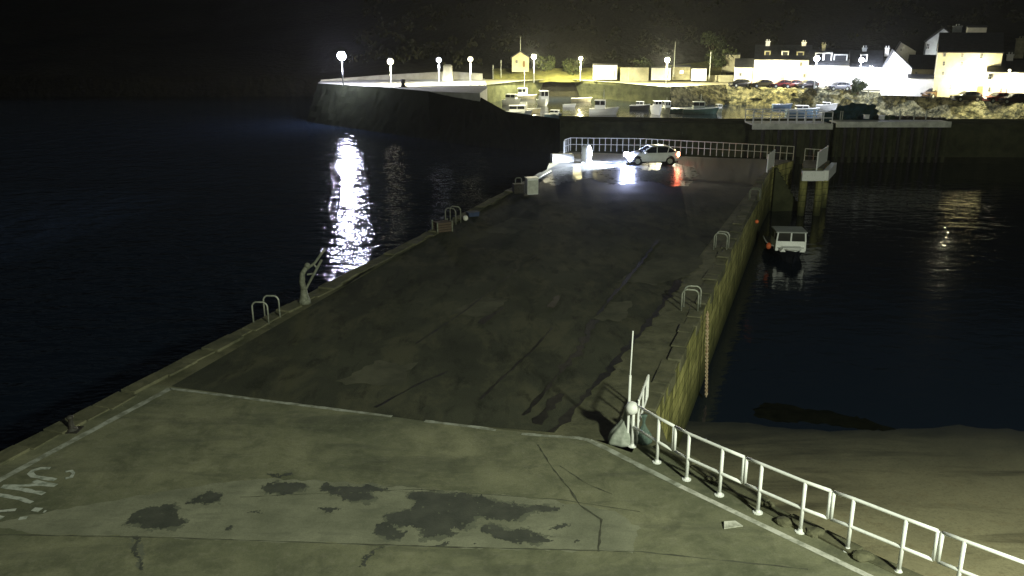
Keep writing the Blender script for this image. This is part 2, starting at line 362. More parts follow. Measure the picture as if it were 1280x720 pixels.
for a,b in zip(apron[:-1], apron[1:]):
    dd = b-a; coping(a,b,.42, Vector((dd.y,-dd.x,0)).normalized() if Vector((dd.y,-dd.x,0)).x<0 else Vector((-dd.y,dd.x,0)).normalized(), int(b.x*100), 'coping', M_edge, .05)
# painted lines
random.seed(11)
mb = MB(); mb.strip([at(-120,672), at(0,600), c1], .20, .010, .10, .25)
struct(mb.build('painted_line', M_paint2))
mb = MB(); mb.strip([c1, c2], .13, .010, .18, .2); mb.strip([at(531,526.5), at(577,532), c4], .13, .010, .25, .2); mb.strip([c5, at(690,546), at(722,548), at(736,551)], .14, .010, .25, .2)
mb.strip([at(736,551), at(762,563), at(800,583), at(850,608)], .17, .010, .12, .2)
struct(mb.build('painted_line', M_paint2))
struct(MB().strip([at(850,608), c8, c9], .15, .010, .05, .25).build('painted_line', M_paint))
# painted letters on the apron
G = []
random.seed(21)
mb = MB()
def st(pts, w): mb.strip([at(x,y) for x,y in pts], w, .010, .22, .12)
st([(63,585.5),(50,586),(41,588.5),(38,592),(42,595.5),(56,598),(70,600)], .13)
st([(70,607),(52,606.5),(3,608)], .11); st([(43,601.5),(55,605),(70,607.5)], .12); st([(3,608.5),(30,612.5),(55,618)], .13)
st([(-6,618.5),(15,622),(30,625.5),(40,629)], .13); st([(-20,642),(5,639.5),(20,638)], .09); st([(-30,640),(-12,630)], .1)
st([(41,637.5),(51,638.5)], .16); st([(55,640),(58,640)], .09); st([(24,649),(34,648)], .13); st([(-4,648),(3,649)], .13)
st([(82,591),(89,589.5),(92.5,592.5),(89,597.5),(82,599)], .09)
struct(mb.build('painted_lettering', mat('lettering_paint', (.50,.53,.47), (.22,.25,.2), rough=.7, scale=5, detail=10, lo=.36, hi=.52)))
# wet patches
def z8(p): return (300+p[0]/2.77, 460+p[1]/2.77)
def z7(p): return (p[0]/2.77, 460+p[1]/2.77)
PUD = [[z8(p) for p in q] for q in (
 [(600,425),(700,435),(860,450),(900,470),(1000,478),(1110,485),(1100,495),(1020,500),(980,515),(960,530),(900,525),(840,518),(800,525),(780,560),(740,545),(720,560),(760,575),(700,585),(640,590),(625,570),(630,550),(590,548),(530,555),(580,570),(550,598),(510,590),(465,565),(480,545),(510,530),(500,510),(540,500),(590,490),(600,460),(580,445)],
 [(835,550),(880,545),(940,565),(1000,560),(1050,585),(1080,595),(1030,605),(960,603),(900,590),(850,575)],
 [(75,415),(130,395),(200,408),(235,405),(220,425),(160,438),(100,430)],
 [(270,425),(300,400),(350,415),(450,405),(515,425),(440,432),(480,455),(400,465),(340,445),(310,425)],
 [(270,490),(300,482),(350,490),(310,505)], [(1070,560),(1120,545),(1140,550),(1100,565)], [(680,608),(725,605),(722,616),(685,615)],
 [(410,690),(430,650),(500,618),(440,655),(425,690)], [(95,365),(180,366),(175,374),(110,378)], [(800,610),(825,602),(820,612)], [(1160,597),(1185,592),(1180,602)], [(20,498),(75,500),(40,504)])] + \
 [[z7(p) for p in q] for q in ([(430,545),(460,510),(520,480),(600,475),(640,530),(640,545),(560,560),(490,548)], [(640,465),(700,445),(730,425),(770,440),(760,470),(700,465)], [(785,555),(800,550),(810,560),(795,565)], [(455,590),(470,585),(485,640),(498,700),(490,708),(470,640)])]
def inside(x, y, P):
    c = False; n = len(P); j = n-1
    for i in range(n):
        xi, yi = P[i]; xj, yj = P[j]
        if (yi > y) != (yj > y) and x < (xj-xi)*(y-yi)/(yj-yi)+xi: c = not c
        j = i
    return c
def stain(polys, z, cell, amp, seed, grow=0.0):
    # ragged flat stain built of small cells, so its rim breaks up and it has holes
    done = set(); idx = {}; vs = []; fs = []
    for P in polys:
        cx = sum(p[0] for p in P)/len(P); cy = sum(p[1] for p in P)/len(P)
        if grow: P = [(p[0]+(p[0]-cx)/max(.01,math.hypot(p[0]-cx,p[1]-cy))*grow, p[1]+(p[1]-cy)/max(.01,math.hypot(p[0]-cx,p[1]-cy))*grow) for p in P]
        x0 = min(p[0] for p in P)-.3; x1 = max(p[0] for p in P)+.3; y0 = min(p[1] for p in P)-.3; y1 = max(p[1] for p in P)+.3
        for i in range(int(x0/cell)-1, int(x1/cell)+1):
            for j in range(int(y0/cell)-1, int(y1/cell)+1):
                if (i,j) in done: continue
                x = (i+.5)*cell; y = (j+.5)*cell
                jx = amp*(noise.noise(Vector((x*3,y*2.2,seed)))+.6*noise.noise(Vector((x*10,y*8,seed+3)))+.35*noise.noise(Vector((x*30,y*22,seed+5))))
                jy = 1.5*amp*(noise.noise(Vector((x*3,y*2.2,seed+9)))+.6*noise.noise(Vector((x*10,y*8,seed+13)))+.35*noise.noise(Vector((x*30,y*22,seed+15))))
                if inside(x+jx, y+jy, P) and noise.noise(Vector((x*9,y*7,seed+30))) < .56:
                    done.add((i,j)); f = []
                    for a,b in ((i,j),(i+1,j),(i+1,j+1),(i,j+1)):
                        if (a,b) not in idx: idx[(a,b)] = len(vs); vs.append((a*cell,b*cell,z))
                        f.append(idx[(a,b)])
                    fs.append(tuple(f))
    return MB().add(vs, fs)
PW_ = [[(at(x,y).x, at(x,y).y) for x,y in q] for q in PUD]
struct(stain([p for p in PW_ if len(p) > 5], .0085, .03, .14, 2, .05).build('damp_margin', mat('damp_concrete', (.155,.165,.12), (.115,.12,.09), rough=.8, scale=3), fix=False))
mb = stain(PW_, .0125, .025, .10, 7)
struct(mb.build('puddle', M_pud, fix=False))
# cracks and tar seams
mb = MB(); random.seed(8)
mb.strip([at(690,541), at(722,506), at(760,465), at(790,428), at(815,398), at(838,366), at(850,350)], .22, .008, .7, .25)
mb.strip([at(668,530), at(690,505), at(700,492)], .3, .012, .8, .25)
mb.strip([at(700,462), at(722,442), at(735,420), at(742,400)], .22, .012, .9, .25)
mb.strip([at(655,520), at(676,496), at(690,478), at(712,452)], .10, .012, .9, .25)
mb.strip([at(600,500), at(640,462), at(668,436), at(690,410)], .06, .012, .9, .3)
mb.strip([at(745,395), at(775,360), at(800,330), at(822,300)], .12, .012, .9, .3); mb.strip([at(520,430), at(580,390), at(630,350), at(672,318)], .05, .012, .9, .3)
mb.strip([at(470,510), at(520,482), at(560,465)], .08, .012, .8, .3)
mb.strip([at(600,405), at(630,385)], .2, .012, .9, .3); mb.strip([at(690,385), at(697,370)], .2, .012, .9, .3)
mb.strip([at(430,358), at(470,332), at(520,303)], .12, .012, .7, .3)
struct(mb.build('tar_seam', M_tar))
mb = MB()
M_crack = mat('crack_dirt', (.10,.105,.075), (.06,.06,.045), rough=.9, scale=3)
mb.strip([at(-60,668), at(200,672), at(520,683), at(800,690), at(1010,712)], .03, .0085, .8, .2)
mb.strip([at(300,622), at(520,612), at(700,625), at(800,640)], .02, .0085, .8, .2)
mb.strip([at(672,556), at(690,585), at(712,612), at(725,632), at(752,650), at(748,690)], .035, .0085, .8, .15)
mb.strip([at(700,583), at(735,606), at(765,618)], .025, .0085, .8, .15)
struct(mb.build('crack', M_crack))

# dolphin at the pier's far right corner
dk = [at(1003,213), at(1028,213), at(1037,203), at(1004,202)]
o = thing('landing_platform', 'small concrete landing platform with white painted edge beyond the gap at the pier end', 'platform', dk[0])
MB().prism(dk, -.02, .15).build('deck', M_edge, o, True)
a,b,c = at(1002,213.5), at(1029,213.5), at(1039,203.5)
MB().prism([a+Vector((0,-.28,0)), b+Vector((.05,-.28,0)), b+Vector((0,-.02,0)), a+Vector((0,-.02,0))], -.72, .02).build('edge_beam', M_white, o, True)
nn = Vector(((c-b).y,-(c-b).x,0)).normalized()
MB().prism([b+nn*.02, b+nn*.42, c+nn*.42, c+nn*.02], -.72, .04).build('edge_beam', M_white, o, True)
for p in (at(1006,212), at(1026,212), at(1034,204.5), at(1008,204)):
    MB().tube([(p.x,p.y,-.03),(p.x,p.y,-7)], .28, 10).build('pile', M_wall, o, True)
# steps in the gap
mb = MB(); s0 = at(969,208); s1 = at(1000,207)
for i in range(9):
    p = s0.lerp(s1, i/9); q = s0.lerp(s1,(i+1)/9); mb.box(p.x, q.x+.02, p.y-.2, p.y+1.9, -7, -.15-.33*i)
tag(mb.build('steps', M_quayw), 'dark stone steps going down to the water in the gap at the pier end', 'steps')

# white panels at pier end
for i,(x0,y0,x1,y1,lab) in enumerate(((958.5,215.5,966.5,208.5,'white upright panel closing the rail at the pier corner nearest the gap'),(1020.5,213,1032.5,204,'larger white upright panel on the landing platform beyond the gap'))):
    p, q = at(x0,y0), at(x1,y1); d = (q-p).normalized(); n = Vector((-d.y,d.x,0))*.04
    t = thing('panel', lab, 'panel', p)
    zt = (1.3, 1.35)[i]
    MB().prism([p-n,q-n,q+n,p+n], .12, zt).build('board', M_white, t, True, bevel=.01)
    for r in (p,q): MB().tube([(r.x,r.y,0),(r.x,r.y,zt+.04)], .05, 8).build('post', M_white, t, True)

# ------------------------------------------------------------------ far railing on the pier end
def fence(name, label, pts, h, sp, m, r=.03, skip=None, mid=.5):
    t = thing(name, label, 'railing', pts[0])
    P = [Vector((p.x,p.y,0)) for p in pts]
    MB().tube([p+Vector((0,0,h)) for p in P], r, 6).build('top_rail', m, t, True)
    for k in (mid if isinstance(mid,tuple) else (mid,)):
        MB().tube([p+Vector((0,0,h*k)) for p in P], r*.8, 6).build('mid_rail', m, t, True)
    for a,b in zip(P[:-1],P[1:]):
        n = max(1,round((b-a).length/sp))
        for i in range(n+(1 if b is P[-1] else 0)):
            p = a.lerp(b,i/n); MB().tube([p, p+Vector((0,0,h))], r, 6).build('post', m, t, True)
    return t
fence('railing', 'long grey pipe railing behind the car along the far end of the pier', [at(706,191), at(713,188.5), at(800,189.5), at(880,194), at(991,200.5)], 1.12, .5, mat('railing_paint', (.62,.64,.52), (.4,.42,.33), rough=.5, scale=9), .03)
fence('railing', 'short grey pipe railing on the landing platform beyond the gap', [at(1005,203.2), at(1016,204), at(1031,205)], 1.1, .5, MATS['railing_paint'], .03)
fence('railing', 'short railing closing the corner by the white kerb at the pier end', [at(704.5,194), at(706,191.5)], 1.12, .35, MATS['railing_paint'], .04, mid=(.33,.66))

# white kerb block left end
kb = at(689,203); kb2 = at(722,199)
t = MB().extr([(-.55,0),(.5,0),(.5,.35),(.35,.62),(-.35,.66),(-.55,.45)], 0, 1.75, 'x').build('kerb_block', M_white, bevel=.05)
t.location = at(689,203)+Vector((0,.2,0)); t.rotation_euler = (0,0,.15)
tag(t, 'white painted concrete block beside the rail corner at the pier end', 'concrete block')
# marker post in the headlights
p = at(733,203)
t = thing('marker_post', 'stout white rounded post glaring in the headlight beam', 'marker post', p); t.scale = (.95,.95,.9)
MB().lathe([(.50,0),(.48,.15),(.40,.25),(.44,.6),(.44,1.0),(.40,1.2),(.36,1.35),(.28,1.46),(.14,1.52),(.01,1.54)]).build('body', M_white, t, smooth=True)
MB().box(-.45,.45,-.45,.45,0,.1).build('base', M_white, t)

# ------------------------------------------------------------------ near railing
t = thing('railing', 'white tubular railing curving along the quay edge above the sand', 'railing', at(790,558))
posts = [(790,558),(821,578),(858,599.5),(899,619),(947,641),(1000,665),(1059,688),(1123,715.5),(1194,745),(1275,778)]
HP = 1.17
PW = [at(*p) for p in posts]
for p in PW:
    MB().tube([p, p+Vector((0,0,HP))], .040, 10).build('post', M_white, t, True, smooth=True)
    MB().lathe([(.11,0),(.11,.02),(.06,.03),(.045,.08)], p, 12).build('foot', M_white, t, True)
MZ = .55
def railpt(s):      # s = fractional post index
    i = min(int(s), len(PW)-2); return PW[i].lerp(PW[i+1], s-i)
ends = [(0,1.50),(1.56,3.55),(3.62,5.53),(5.60,7.55),(7.63,9)]
for a,b in ends:
    pts = [railpt(a)] + [PW[k] for k in range(int(a)+1, int(b)+1) if a<k<b] + [railpt(b)]
    for z in (HP, MZ): MB().tube([p+Vector((0,0,z)) for p in pts], .036, 10).build('top_rail' if z==HP else 'mid_rail', M_white, t, True, smooth=True)
    for s in (a,b):
        if s in (0,9): continue
        p = railpt(s); MB().tube([p+Vector((0,0,MZ)), p+Vector((0,0,HP))], .038, 8).build('end_bar', M_white, t, True, smooth=True)
# second short panel pointing along the pier
q0 = at(791,556)+Vector((.12,.1,0)); q1 = at(808,519)
t = thing('short_railing', 'short white railing panel turned away along the pier beside the thin pole', 'railing', q0)
for z in (HP,MZ): MB().tube([q0+Vector((0,0,z)), q1+Vector((0,0,z))], .03, 8).build('rail', M_white, t, True)
for s,z0 in ((0,0),(.45,MZ),(.85,MZ),(1,MZ)):
    p = q0.lerp(q1,s); MB().tube([p+Vector((0,0,z0)), p+Vector((0,0,HP))], .03, 8).build('post', M_white, t, True)
# thin pole
p = at(784,556); tp = thing('pole', 'thin white two-stage pole standing by the end of the white railing', 'pole', p)
zt = 3.05
MB().tube([(0,0,0),(0,0,zt*.62)], .035, 8).build('lower_pole', M_white, tp); MB().tube([(0,0,zt*.62),(.02,0,zt)], .018, 8).build('upper_pole', M_white, tp)
# tarpaulin tied round the rail end
def tarp(c, rb, rt, h, seed, name, m, label, cat, lean=(0,0)):
    rings = []; N = 40
    for k in range(15):
        f = k/14; r = rb*(1-f)**1.2 + rt*f + .05*math.sin(f*7)
        rings.append([(c.x+lean[0]*f+r*math.cos(2*PI*j/N)*(1+.28*noise.noise(Vector((math.cos(2*PI*j/N)*3,math.sin(2*PI*j/N)*3,seed+f*.8)))),
                       c.y+lean[1]*f+.8*r*math.sin(2*PI*j/N)*(1+.28*noise.noise(Vector((math.cos(2*PI*j/N)*3,math.sin(2*PI*j/N)*3,seed+5+f*.8)))), c.z+h*f) for j in range(N)])
    return tag(MB().loft(rings).build(name, m, smooth=True), label, cat)
M_tarp = mat('pale_tarpaulin', (.40,.43,.38), (.22,.25,.21), rough=.6, scale=6)
tarp(at(778,552), .38, .13, .95, 2, 'tarpaulin', M_tarp, 'pale greenish plastic sheet bunched round the railing end post', 'tarpaulin', (.20,.05))
tarp(at(804,553), .20, .05, .75, 9, 'tarpaulin', mat('green_netting', (.12,.17,.14),(.06,.09,.08), rough=.8, scale=8), 'thin green scrap of netting hanging on the railing just right of the end post', 'netting', (.0,.05))
p = at(783,553); t = MB().sphere((0,0,0), .17).build('buoy', M_white, smooth=True); t.location = p+Vector((.06,-.28,1.08)); tag(t, 'round pale float tied at the top of the railing end post', 'buoy')
# chimney: scrap on the ground
t = MB().add([(0,0,0),(.42,.10,.0),(.30,.26,.02),(.05,.22,.03),(0,0,.02),(.42,.10,.02),(.30,.26,.04),(.05,.22,.05)], [(0,3,2,1),(4,5,6,7),(0,1,5,4),(1,2,6,5),(2,3,7,6),(3,0,4,7)]).build('paper_scrap', M_paint)
t.location = at(905,662)+Vector((0,0,.012)); tag(t, 'small white scrap lying on the concrete by the white line', 'scrap')
# stones by the rail feet
random.seed(31)
def stone(c, r, m, seed):
    bm = bmesh.new(); bmesh.ops.create_icosphere(bm, subdivisions=2, radius=1)
    for v in bm.verts:
        k = 1+.35*noise.noise(v.co*1.3+Vector((seed,0,0))); v.co = Vector((v.co.x*r*k, v.co.y*r*k*.8, v.co.z*r*k*.5))
    me = bpy.data.meshes.new('stone'); bm.to_mesh(me); bm.free(); me.materials.append(m)
    o = bpy.data.objects.new('stone', me); C.objects.link(o); o.location = c; return o
for i,(x,y,r,d) in enumerate(((889,601,.11,'small rounded stone on the quay edge under the near railing'),(962,633,.12,'tan stone on the quay edge between two railing posts'),(982,655,.2,'flat pale stone at the foot of the middle railing post'),(1020,668,.2,'long flat stone right of the middle railing post'),(1078,698,.22,'broad pale stone at the foot of the second post from the right'))):
    tag(stone(at(x,y)+Vector((0,0,.05)), r, M_edge, i*3.3), d, 'stone')

# ------------------------------------------------------------------ ladder hoops
def hoop(mb, a, b, h, r):
    n = Vector((0,0,1)); L = (b-a); rad = .35*L.length; u = L.normalized()
    pts = [a, a+n*(h-rad)]
    for k in range(1,6): an = PI/2*k/6; pts.append(a+n*(h-rad)+u*rad*(1-math.cos(an))+n*rad*math.sin(an))
    for k in range(5,0,-1): an = PI/2*k/6; pts.append(b+n*(h-rad)-u*rad*(1-math.cos(an))+n*rad*math.sin(an))
    pts += [b+n*(h-rad), b]
    return mb.tube(pts, r, 8)
def ladder(label, h1, h2, h, r, m, out):
    t = thing('ladder_handrail', label, 'ladder', h1[0], group='ladder hoops on the pier edges')
    for a,b in (h1,h2): hoop(MB(), a, b, h, r).build('hoop', m, t, True, smooth=True)
    # ladder down the wall
    mb = MB(); a = h1[0]+out*.05; b = h2[0]+out*.05
    e1 = h1[2] if len(h1)>2 else a; 
    return t
oL = -nL; oR = -nR
def hoops(x0,y0,x1,y1,dx,dy): return ((at(x0,y0),at(x1,y1)), (at(x0+dx,y0+dy),at(x1+dx,y1+dy)))
for lab, (h1,h2), h, m, out, edge0 in (
   ('pair of pale tube hoops at the left pier edge nearest the camera', hoops(317,404.5,336,405,14,-8.5), .82, M_galv, oL, 0),
   ('pair of dim grey tube hoops by the white ball on the left pier edge', hoops(557,279.5,570,281,6,-2.5), .88, M_galvd, oL, 0),
   ('pair of tube hoops above the hanging chain on the right pier edge', hoops(851.5,388.5,872,389.5,3,-5), .84, M_galv, oR, 0),
   ('small pair of tube hoops on the right pier edge by the moored boat', hoops(892,312,908,313.5,2.5,-2.5), .82, M_galv, oR, 0),
   ('farthest pair of tube hoops on the right pier edge near the white panel', hoops(936,250.5,949,251,1.5,-1.5), .72, M_galvd, oR, 0)):
    t = thing('ladder_handrail', lab, 'ladder', h1[0], group='tube hoops over ladders on the pier edges')
    hoop(MB(), h1[0], h1[1], h, .03).build('hoop', m, t, True, smooth=True)
    hoop(MB(), h2[0], h2[1], h, .03).build('hoop', m, t, True, smooth=True)
# hanging chain
e = at(878,391)+oR*.16; mb = MB()
for k in range(46):
    z = .02-k*.075; a = e+Vector((0.0,0,z)) + oR*(.02+.004*k)
    if z < -3.3: break
    N = 8; ring = []
    for j in range(N+1):
        an = 2*PI*j/N; w, hh = .045, .06
        ring.append(a+Vector((w*math.cos(an)*(1 if k%2 else .2), w*math.cos(an)*(.2 if k%2 else 1), hh*math.sin(an))))
    mb.tube(ring, .022, 5)
tag(mb.build('chain', mat('rusty_chain', (.55,.46,.32),(.3,.2,.12), rough=.7, scale=9)), 'rusty chain hanging down the pier wall below the hoops', 'chain')

# ------------------------------------------------------------------ davit crane
p = at(381,379); t = thing('davit_crane', 'small pale hand crane with braced jib on the left pier edge', 'crane', p)
def P2(x,y): return atY(x,y,p.y)-p
MB().lathe([(.24,0),(.22,.12),(.15,.35),(.12,.55)]).build('base', M_galvd, t, smooth=True)
MB().tube([(0,0,.5), P2(377.5,352), P2(378,342), P2(383,334)], [.12,.11,.10,.08], 10).build('post', M_galvd, t, smooth=True)
MB().sphere(P2(384,332), .11).build('winch', M_galvd, t, smooth=True)
mb = MB(); mb.tube([P2(382,362), P2(391,345), P2(402,325)], .045, 8); mb.tube([P2(384,336), P2(394,328), P2(406,311)], .045, 8)
mb.tube([P2(384,343), P2(391,342)], .035, 6); mb.tube([P2(392,330), P2(396,335)], .03, 6)
mb.build('jib', M_galvd, t)
# cabinet, dark boxes, ball
p = at(664.5,243); t = thing('cabinet', 'white upright cabinet near the left edge of the pier', 'cabinet', p, rz=.25)
MB().box(-.36,.36,-.3,.3,.04,1.05).build('body', M_white, t, bevel=.03); MB().box(-.33,.33,-.33,-.302,.1,.95).build('door', mat('cabinet_door', (.6,.62,.55), rough=.6, scale=4), t); MB().box(-.4,.4,-.34,.34,1.05,1.1).build('lid', M_white, t)
p = at(648,241); t = thing('crate', 'dark crate beside the white cabinet on the pier edge', 'crate', p, rz=.2)
MB().box(-.35,.35,-.3,.3,0,.6).build('body', M_iron, t, bevel=.02); hoop(MB(), Vector((-.2,0,.58)), Vector((.2,0,.58)), .4, .03).build('handle', M_galvd, t)
p = at(553,289); t = thing('crate', 'low dark slatted crate in front of the dim hoops on the left pier edge', 'crate', p, rz=.5)
mb = MB(); [mb.box(-.4,.4,-.3,.3,.02+.13*k,.12+.13*k) for k in range(4)]; mb.build('slats', mat('crate_wood', (.10,.075,.055), rough=.8, scale=5), t)
mb = MB(); [mb.box(a-.03,a+.03,b-.03,b+.03,0,.58) for a in (-.42,.42) for b in (-.32,.32)]; mb.build('corner_posts', M_galvd, t)
t = MB().sphere((0,0,.15), .15).build('ball', mat('ball_paint', (.8,.8,.7), rough=.4, scale=4), smooth=True); t.location = at(582,276); tag(t, 'small white ball beside the dim hoops on the left pier edge', 'ball')
p = at(591,270); t = thing('fish_box', 'low bluish fish box on the left pier edge beyond the white ball', 'box', p, rz=.4)
MB().box(-.3,.3,-.2,.2,0,.22,-.02,-.02).build('body', mat('blue_plastic', (.05,.07,.13), rough=.5, scale=4), t); MB().box(-.34,.34,-.24,.24,.22,.25).build('rim', MATS['blue_plastic'], t)
p = at(90,538); t = thing('mooring_bollard', 'small iron mooring post on the left quay edge outside the white line', 'bollard', p)
MB().lathe([(.16,0),(.15,.05),(.07,.08),(.06,.32),(.09,.36),(.09,.40),(.02,.43)]).build('post', M_iron, t, smooth=True); MB().box(-.22,.22,-.2,.2,0,.03).build('base', M_iron, t)

# ------------------------------------------------------------------ cars
def car(label, loc, rz, col, name='parked_car', lit=False, group=None):
    mcol = mat('car_paint_%s' % '_'.join('%d' % (c*100) for c in col), col, tuple(c*.9 for c in col), rough=.3, scale=2)
    t = thing(name, label, 'car', loc, rz, group)
    # length along x, front at -x.   stations: x, half width, sill z, belt z, deck z
    S = [(-2.02,.55,.42,.58,.62),(-1.96,.70,.28,.66,.70),(-1.7,.82,.22,.74,.80),(-1.2,.86,.20,.86,.93),(-.8,.87,.20,.90,.98),(0,.88,.20,.93,.99),(.8,.88,.20,.95,1.0),(1.4,.86,.22,.97,1.02),(1.75,.82,.26,.97,1.03),(1.93,.74,.34,.92,.98),(1.99,.66,.42,.80,.86)]
    rings = []
    for x,w,zs,zb,zd in S:
        half = [(w*.86,zs),(w,zs+.12),(w*1.0,(zs+zb)/2+.05),(w*.95,zb),(w*.82,zd)]
        rings.append([(x,-a,b) for a,b in half]+[(x,a,b) for a,b in half[::-1]])
    MB().loft(rings).build('body', mcol, t, smooth=True)
    Gs = [(-.98,.74,.94,.95,.70),(-.70,.78,.95,1.12,.70),(-.25,.80,.96,1.38,.64),(.0,.80,.96,1.42,.63),(.9,.80,.97,1.42,.62),(1.35,.79,.98,1.32,.60),(1.72,.74,.98,1.08,.62),(1.84,.70,.98,1.0,.66)]
    rings = [[(x,-w,zb),(x,-wt,zt),(x,wt,zt),(x,w,zb)] for x,w,zb,zt,wt in Gs]
    MB().loft(rings).build('window', M_glass, t)
    rf = [[(x,-wt-.015,zt-.03),(x,-wt+.05,zt+.025),(x,wt-.05,zt+.025),(x,wt+.015,zt-.03)] for x,w,zb,zt,wt in Gs[2:6]]
    MB().loft(rf).build('roof', mcol, t, smooth=True)
    for s in (-1,1):
        mb = MB()
        for (xa,za,xb,zb_,wa,wb) in ((-.95,.95,-.25,1.39,.77,.645),(.22,.95,.25,1.41,.81,.64),(1.86,.98,1.30,1.34,.72,.62),(1.05,.97,1.2,1.38,.81,.63)):
            mb.tube([(xa,s*wa,za),(xb,s*wb,zb_)], .035, 6)
        mb.build('pillar', mcol, t)
        MB().box(-.75,-.58,s*.88-.08,s*.88+.08,.95,1.06).build('mirror', mcol, t, bevel=.02)
        MB().extr([(s*.86,.54),(s*.42,.54),(s*.45,.74),(s*.82,.80)], -2.06, -1.70, 'x').build('headlight', emit('headlight_on',(.55,.62,1),1500) if lit else M_glass, t)
        MB().extr([(s*.80,.72),(s*.60,.72),(s*.60,.98),(s*.76,.98)], 1.86, 2.0, 'x').build('tail_light', emit('tail_light_on',(1,.20,.10),170) if lit else mat('tail_glass',(.3,.02,.02),rough=.2,scale=3), t)
        for x in (-1.28,1.25):
            w = MB().lathe([(.31,-.10),(.33,-.06),(.33,.06),(.31,.10)], n=20); w.v = [(a+x, c*1.0+s*.80, b+.33) for a,b,c in w.v]
            tw = w.build('wheel', M_rubber, t)
            w = MB().lathe([(.19,-.02),(.20,.02),(.05,.035)], n=16); w.v = [(a+x, s*(.895+c*.3), b+.33) for a,b,c in w.v]; w.build('rim', M_galv, tw)
            w = MB().lathe([(.385,-.03),(.40,.02)], n=20); w.v = [(a+x, s*(.855+c*.3), b+.35) for a,b,c in w.v]; w.build('wheel_arch', M_rubber, t)
    MB().box(1.985,2.0,-.25,.25,.55,.66).build('number_plate', mat('yellow_plate',(.6,.5,.1),rough=.5,scale=3), t)
    mb = MB(); mb.box(-1.9,1.9,-.885,.885,.19,.29); mb.build('sill', M_rubber, t)
    return t
cl = at(813,206.5)+Vector((.2,.75,0))
mc = car('silver white hatchback with its headlights and brake lights on at the pier end', cl, .06, (.80,.82,.78), 'hatchback_car', lit=True)
MB().tube([(.55,0,1.42),(.62,0,1.6)], .02, 6).build('roof_aerial', M_white, mc)
MB().box(-.1,.12,-.90,-.885,1.0,1.32,.02,0).build('window_reflector', M_white, mc) if False else None
Rz = Matrix.Rotation(.06,4,'Z')
for s in (-1,1):
    hp = cl + (Rz @ Vector((-2.08, s*.62, .66)))
    point('headlight_beam', hp, 100000 if s<0 else 26000, (.85,.9,1), .06, mc, ((-1,-.26 if s<0 else .10,-.20 if s<0 else -.07), 66, .8))
    tp_ = cl + (Rz @ Vector((2.06, s*.70, .85)))
    point('brake_glow', tp_, 10, (1,.12,.03), .08, mc)

# ------------------------------------------------------------------ moored boat
def boat(name, label, loc, rz, L, B, fb, hull_m, cab, mast=0, group=None, cab_m=None, deck_m=None, roof_m=None):
    t = thing(name, label, 'boat', loc, rz, group)      # bow at -y local
    rings = []; N = 10
    for k in range(N+1):
        f = k/N; y = -L/2 + L*f; w = B/2*(min(1,(math.sin(min(f*1.5,1)*PI/2))**.8+.02)) * (1-.12*max(0,f-.7)/.3); sh = fb*(1+.35*(1-f)**2)
        yb = y + (.28*L*.3 if k==0 else .1*L*(1-f)**3)
        rings.append([(-w,y,sh),(-w*.92,yb,sh*.45),(-w*.62,yb,-.12),(0,yb,-.25),(w*.62,yb,-.12),(w*.92,yb,sh*.45),(w,y,sh)])
    mb = MB(); mb.loft(rings); mb.build('hull', hull_m, t, smooth=False)
    n = len(rings); dv = [(r[0][0]*.97,r[0][1],r[0][2]-.02) for r in rings]+[(r[6][0]*.97,r[6][1],r[6][2]-.02) for r in rings]
    MB().add(dv, [(i,i+1,n+i+1,n+i) for i in range(n-1)]).build('deck', deck_m or M_white, t)
    for s in (-1,1):
        MB().tube([(r[0 if s<0 else 6][0], r[0][1], r[0][2]+.02) for r in rings], .05, 6).build('gunwale', M_white, t)
    if cab:
        y0,y1,w,h = cab; z0 = fb*.9
        h += .0
        m1 = cab_m or M_white
        MB().box(-w/2,w/2,y0,y1,z0,z0+h*.5,.02,.02).build('cabin', m1, t)
        MB().box(-w/2+.05,w/2-.05,y0+.05,y1-.02,z0+h*.5,z0+h*.93,.05,.06).build('cabin_window', M_glass, t)
        MB().box(-w/2-.02,w/2+.02,y0,y1+.05,z0+h*.93,z0+h).build('cabin_roof', roof_m or m1, t, bevel=.02)
        for x in (-w/2+.06,-.02,w/2-.06):
            MB().tube([(x,y0+.03,z0+h*.5),(x*.94,y0+.04,z0+h*.95)], .055, 6).build('window_post', m1, t)
        for x in (-w/2+.04,w/2-.04):
            MB().tube([(x,(y0+y1)/2,z0+h*.5),(x*.95,(y0+y1)/2,z0+h*.95)], .04, 6).build('window_post', m1, t)
    if mast:
        MB().tube([(0,.1,fb),(0,.1,fb+mast)], [.07,.04], 8).build('mast', M_galv, t)
    return t
M_dhull = mat('dark_hull', (.02,.022,.03), rough=.25, scale=3)
b0 = at(993,331,WZ)
mb_ = boat('fishing_boat', 'dark-hulled boat with open white wheelhouse moored beside the pier', b0+Vector((.15,2.2,0)), -.10, 5.6, 2.6, .80, M_dhull, (-1.3,.5,2.1,1.45), roof_m=M_grey)
MB().box(-.85,.85,-2.0,-1.32,.82,1.10,.2,0).build('foredeck', M_white, mb_)
MB().tube([(.9,1.8,.9),(1.15,1.9,1.6),(1.2,2.2,1.6),(1.2,2.3,.9)], .03, 6).build('stern_rail', M_galv, mb_)
M_or = mat('orange_float', (.75,.18,.06), (.5,.1,.04), rough=.5, scale=5)
mb_.scale = (.87,.87,.82)
t = MB().sphere((0,0,0), .16, sz=1.3).build('fender', M_or, smooth=True); t.location = b0+Vector((-1.38,.9,.95)); tag(t, 'orange fender hanging between the moored boat and the pier wall', 'fender')
t = MB().sphere((0,0,0), .11).build('buoy', M_or, smooth=True); t.location = at(946,277,-.25); tag(t, 'small orange float against the pier wall above the moored boat', 'buoy')

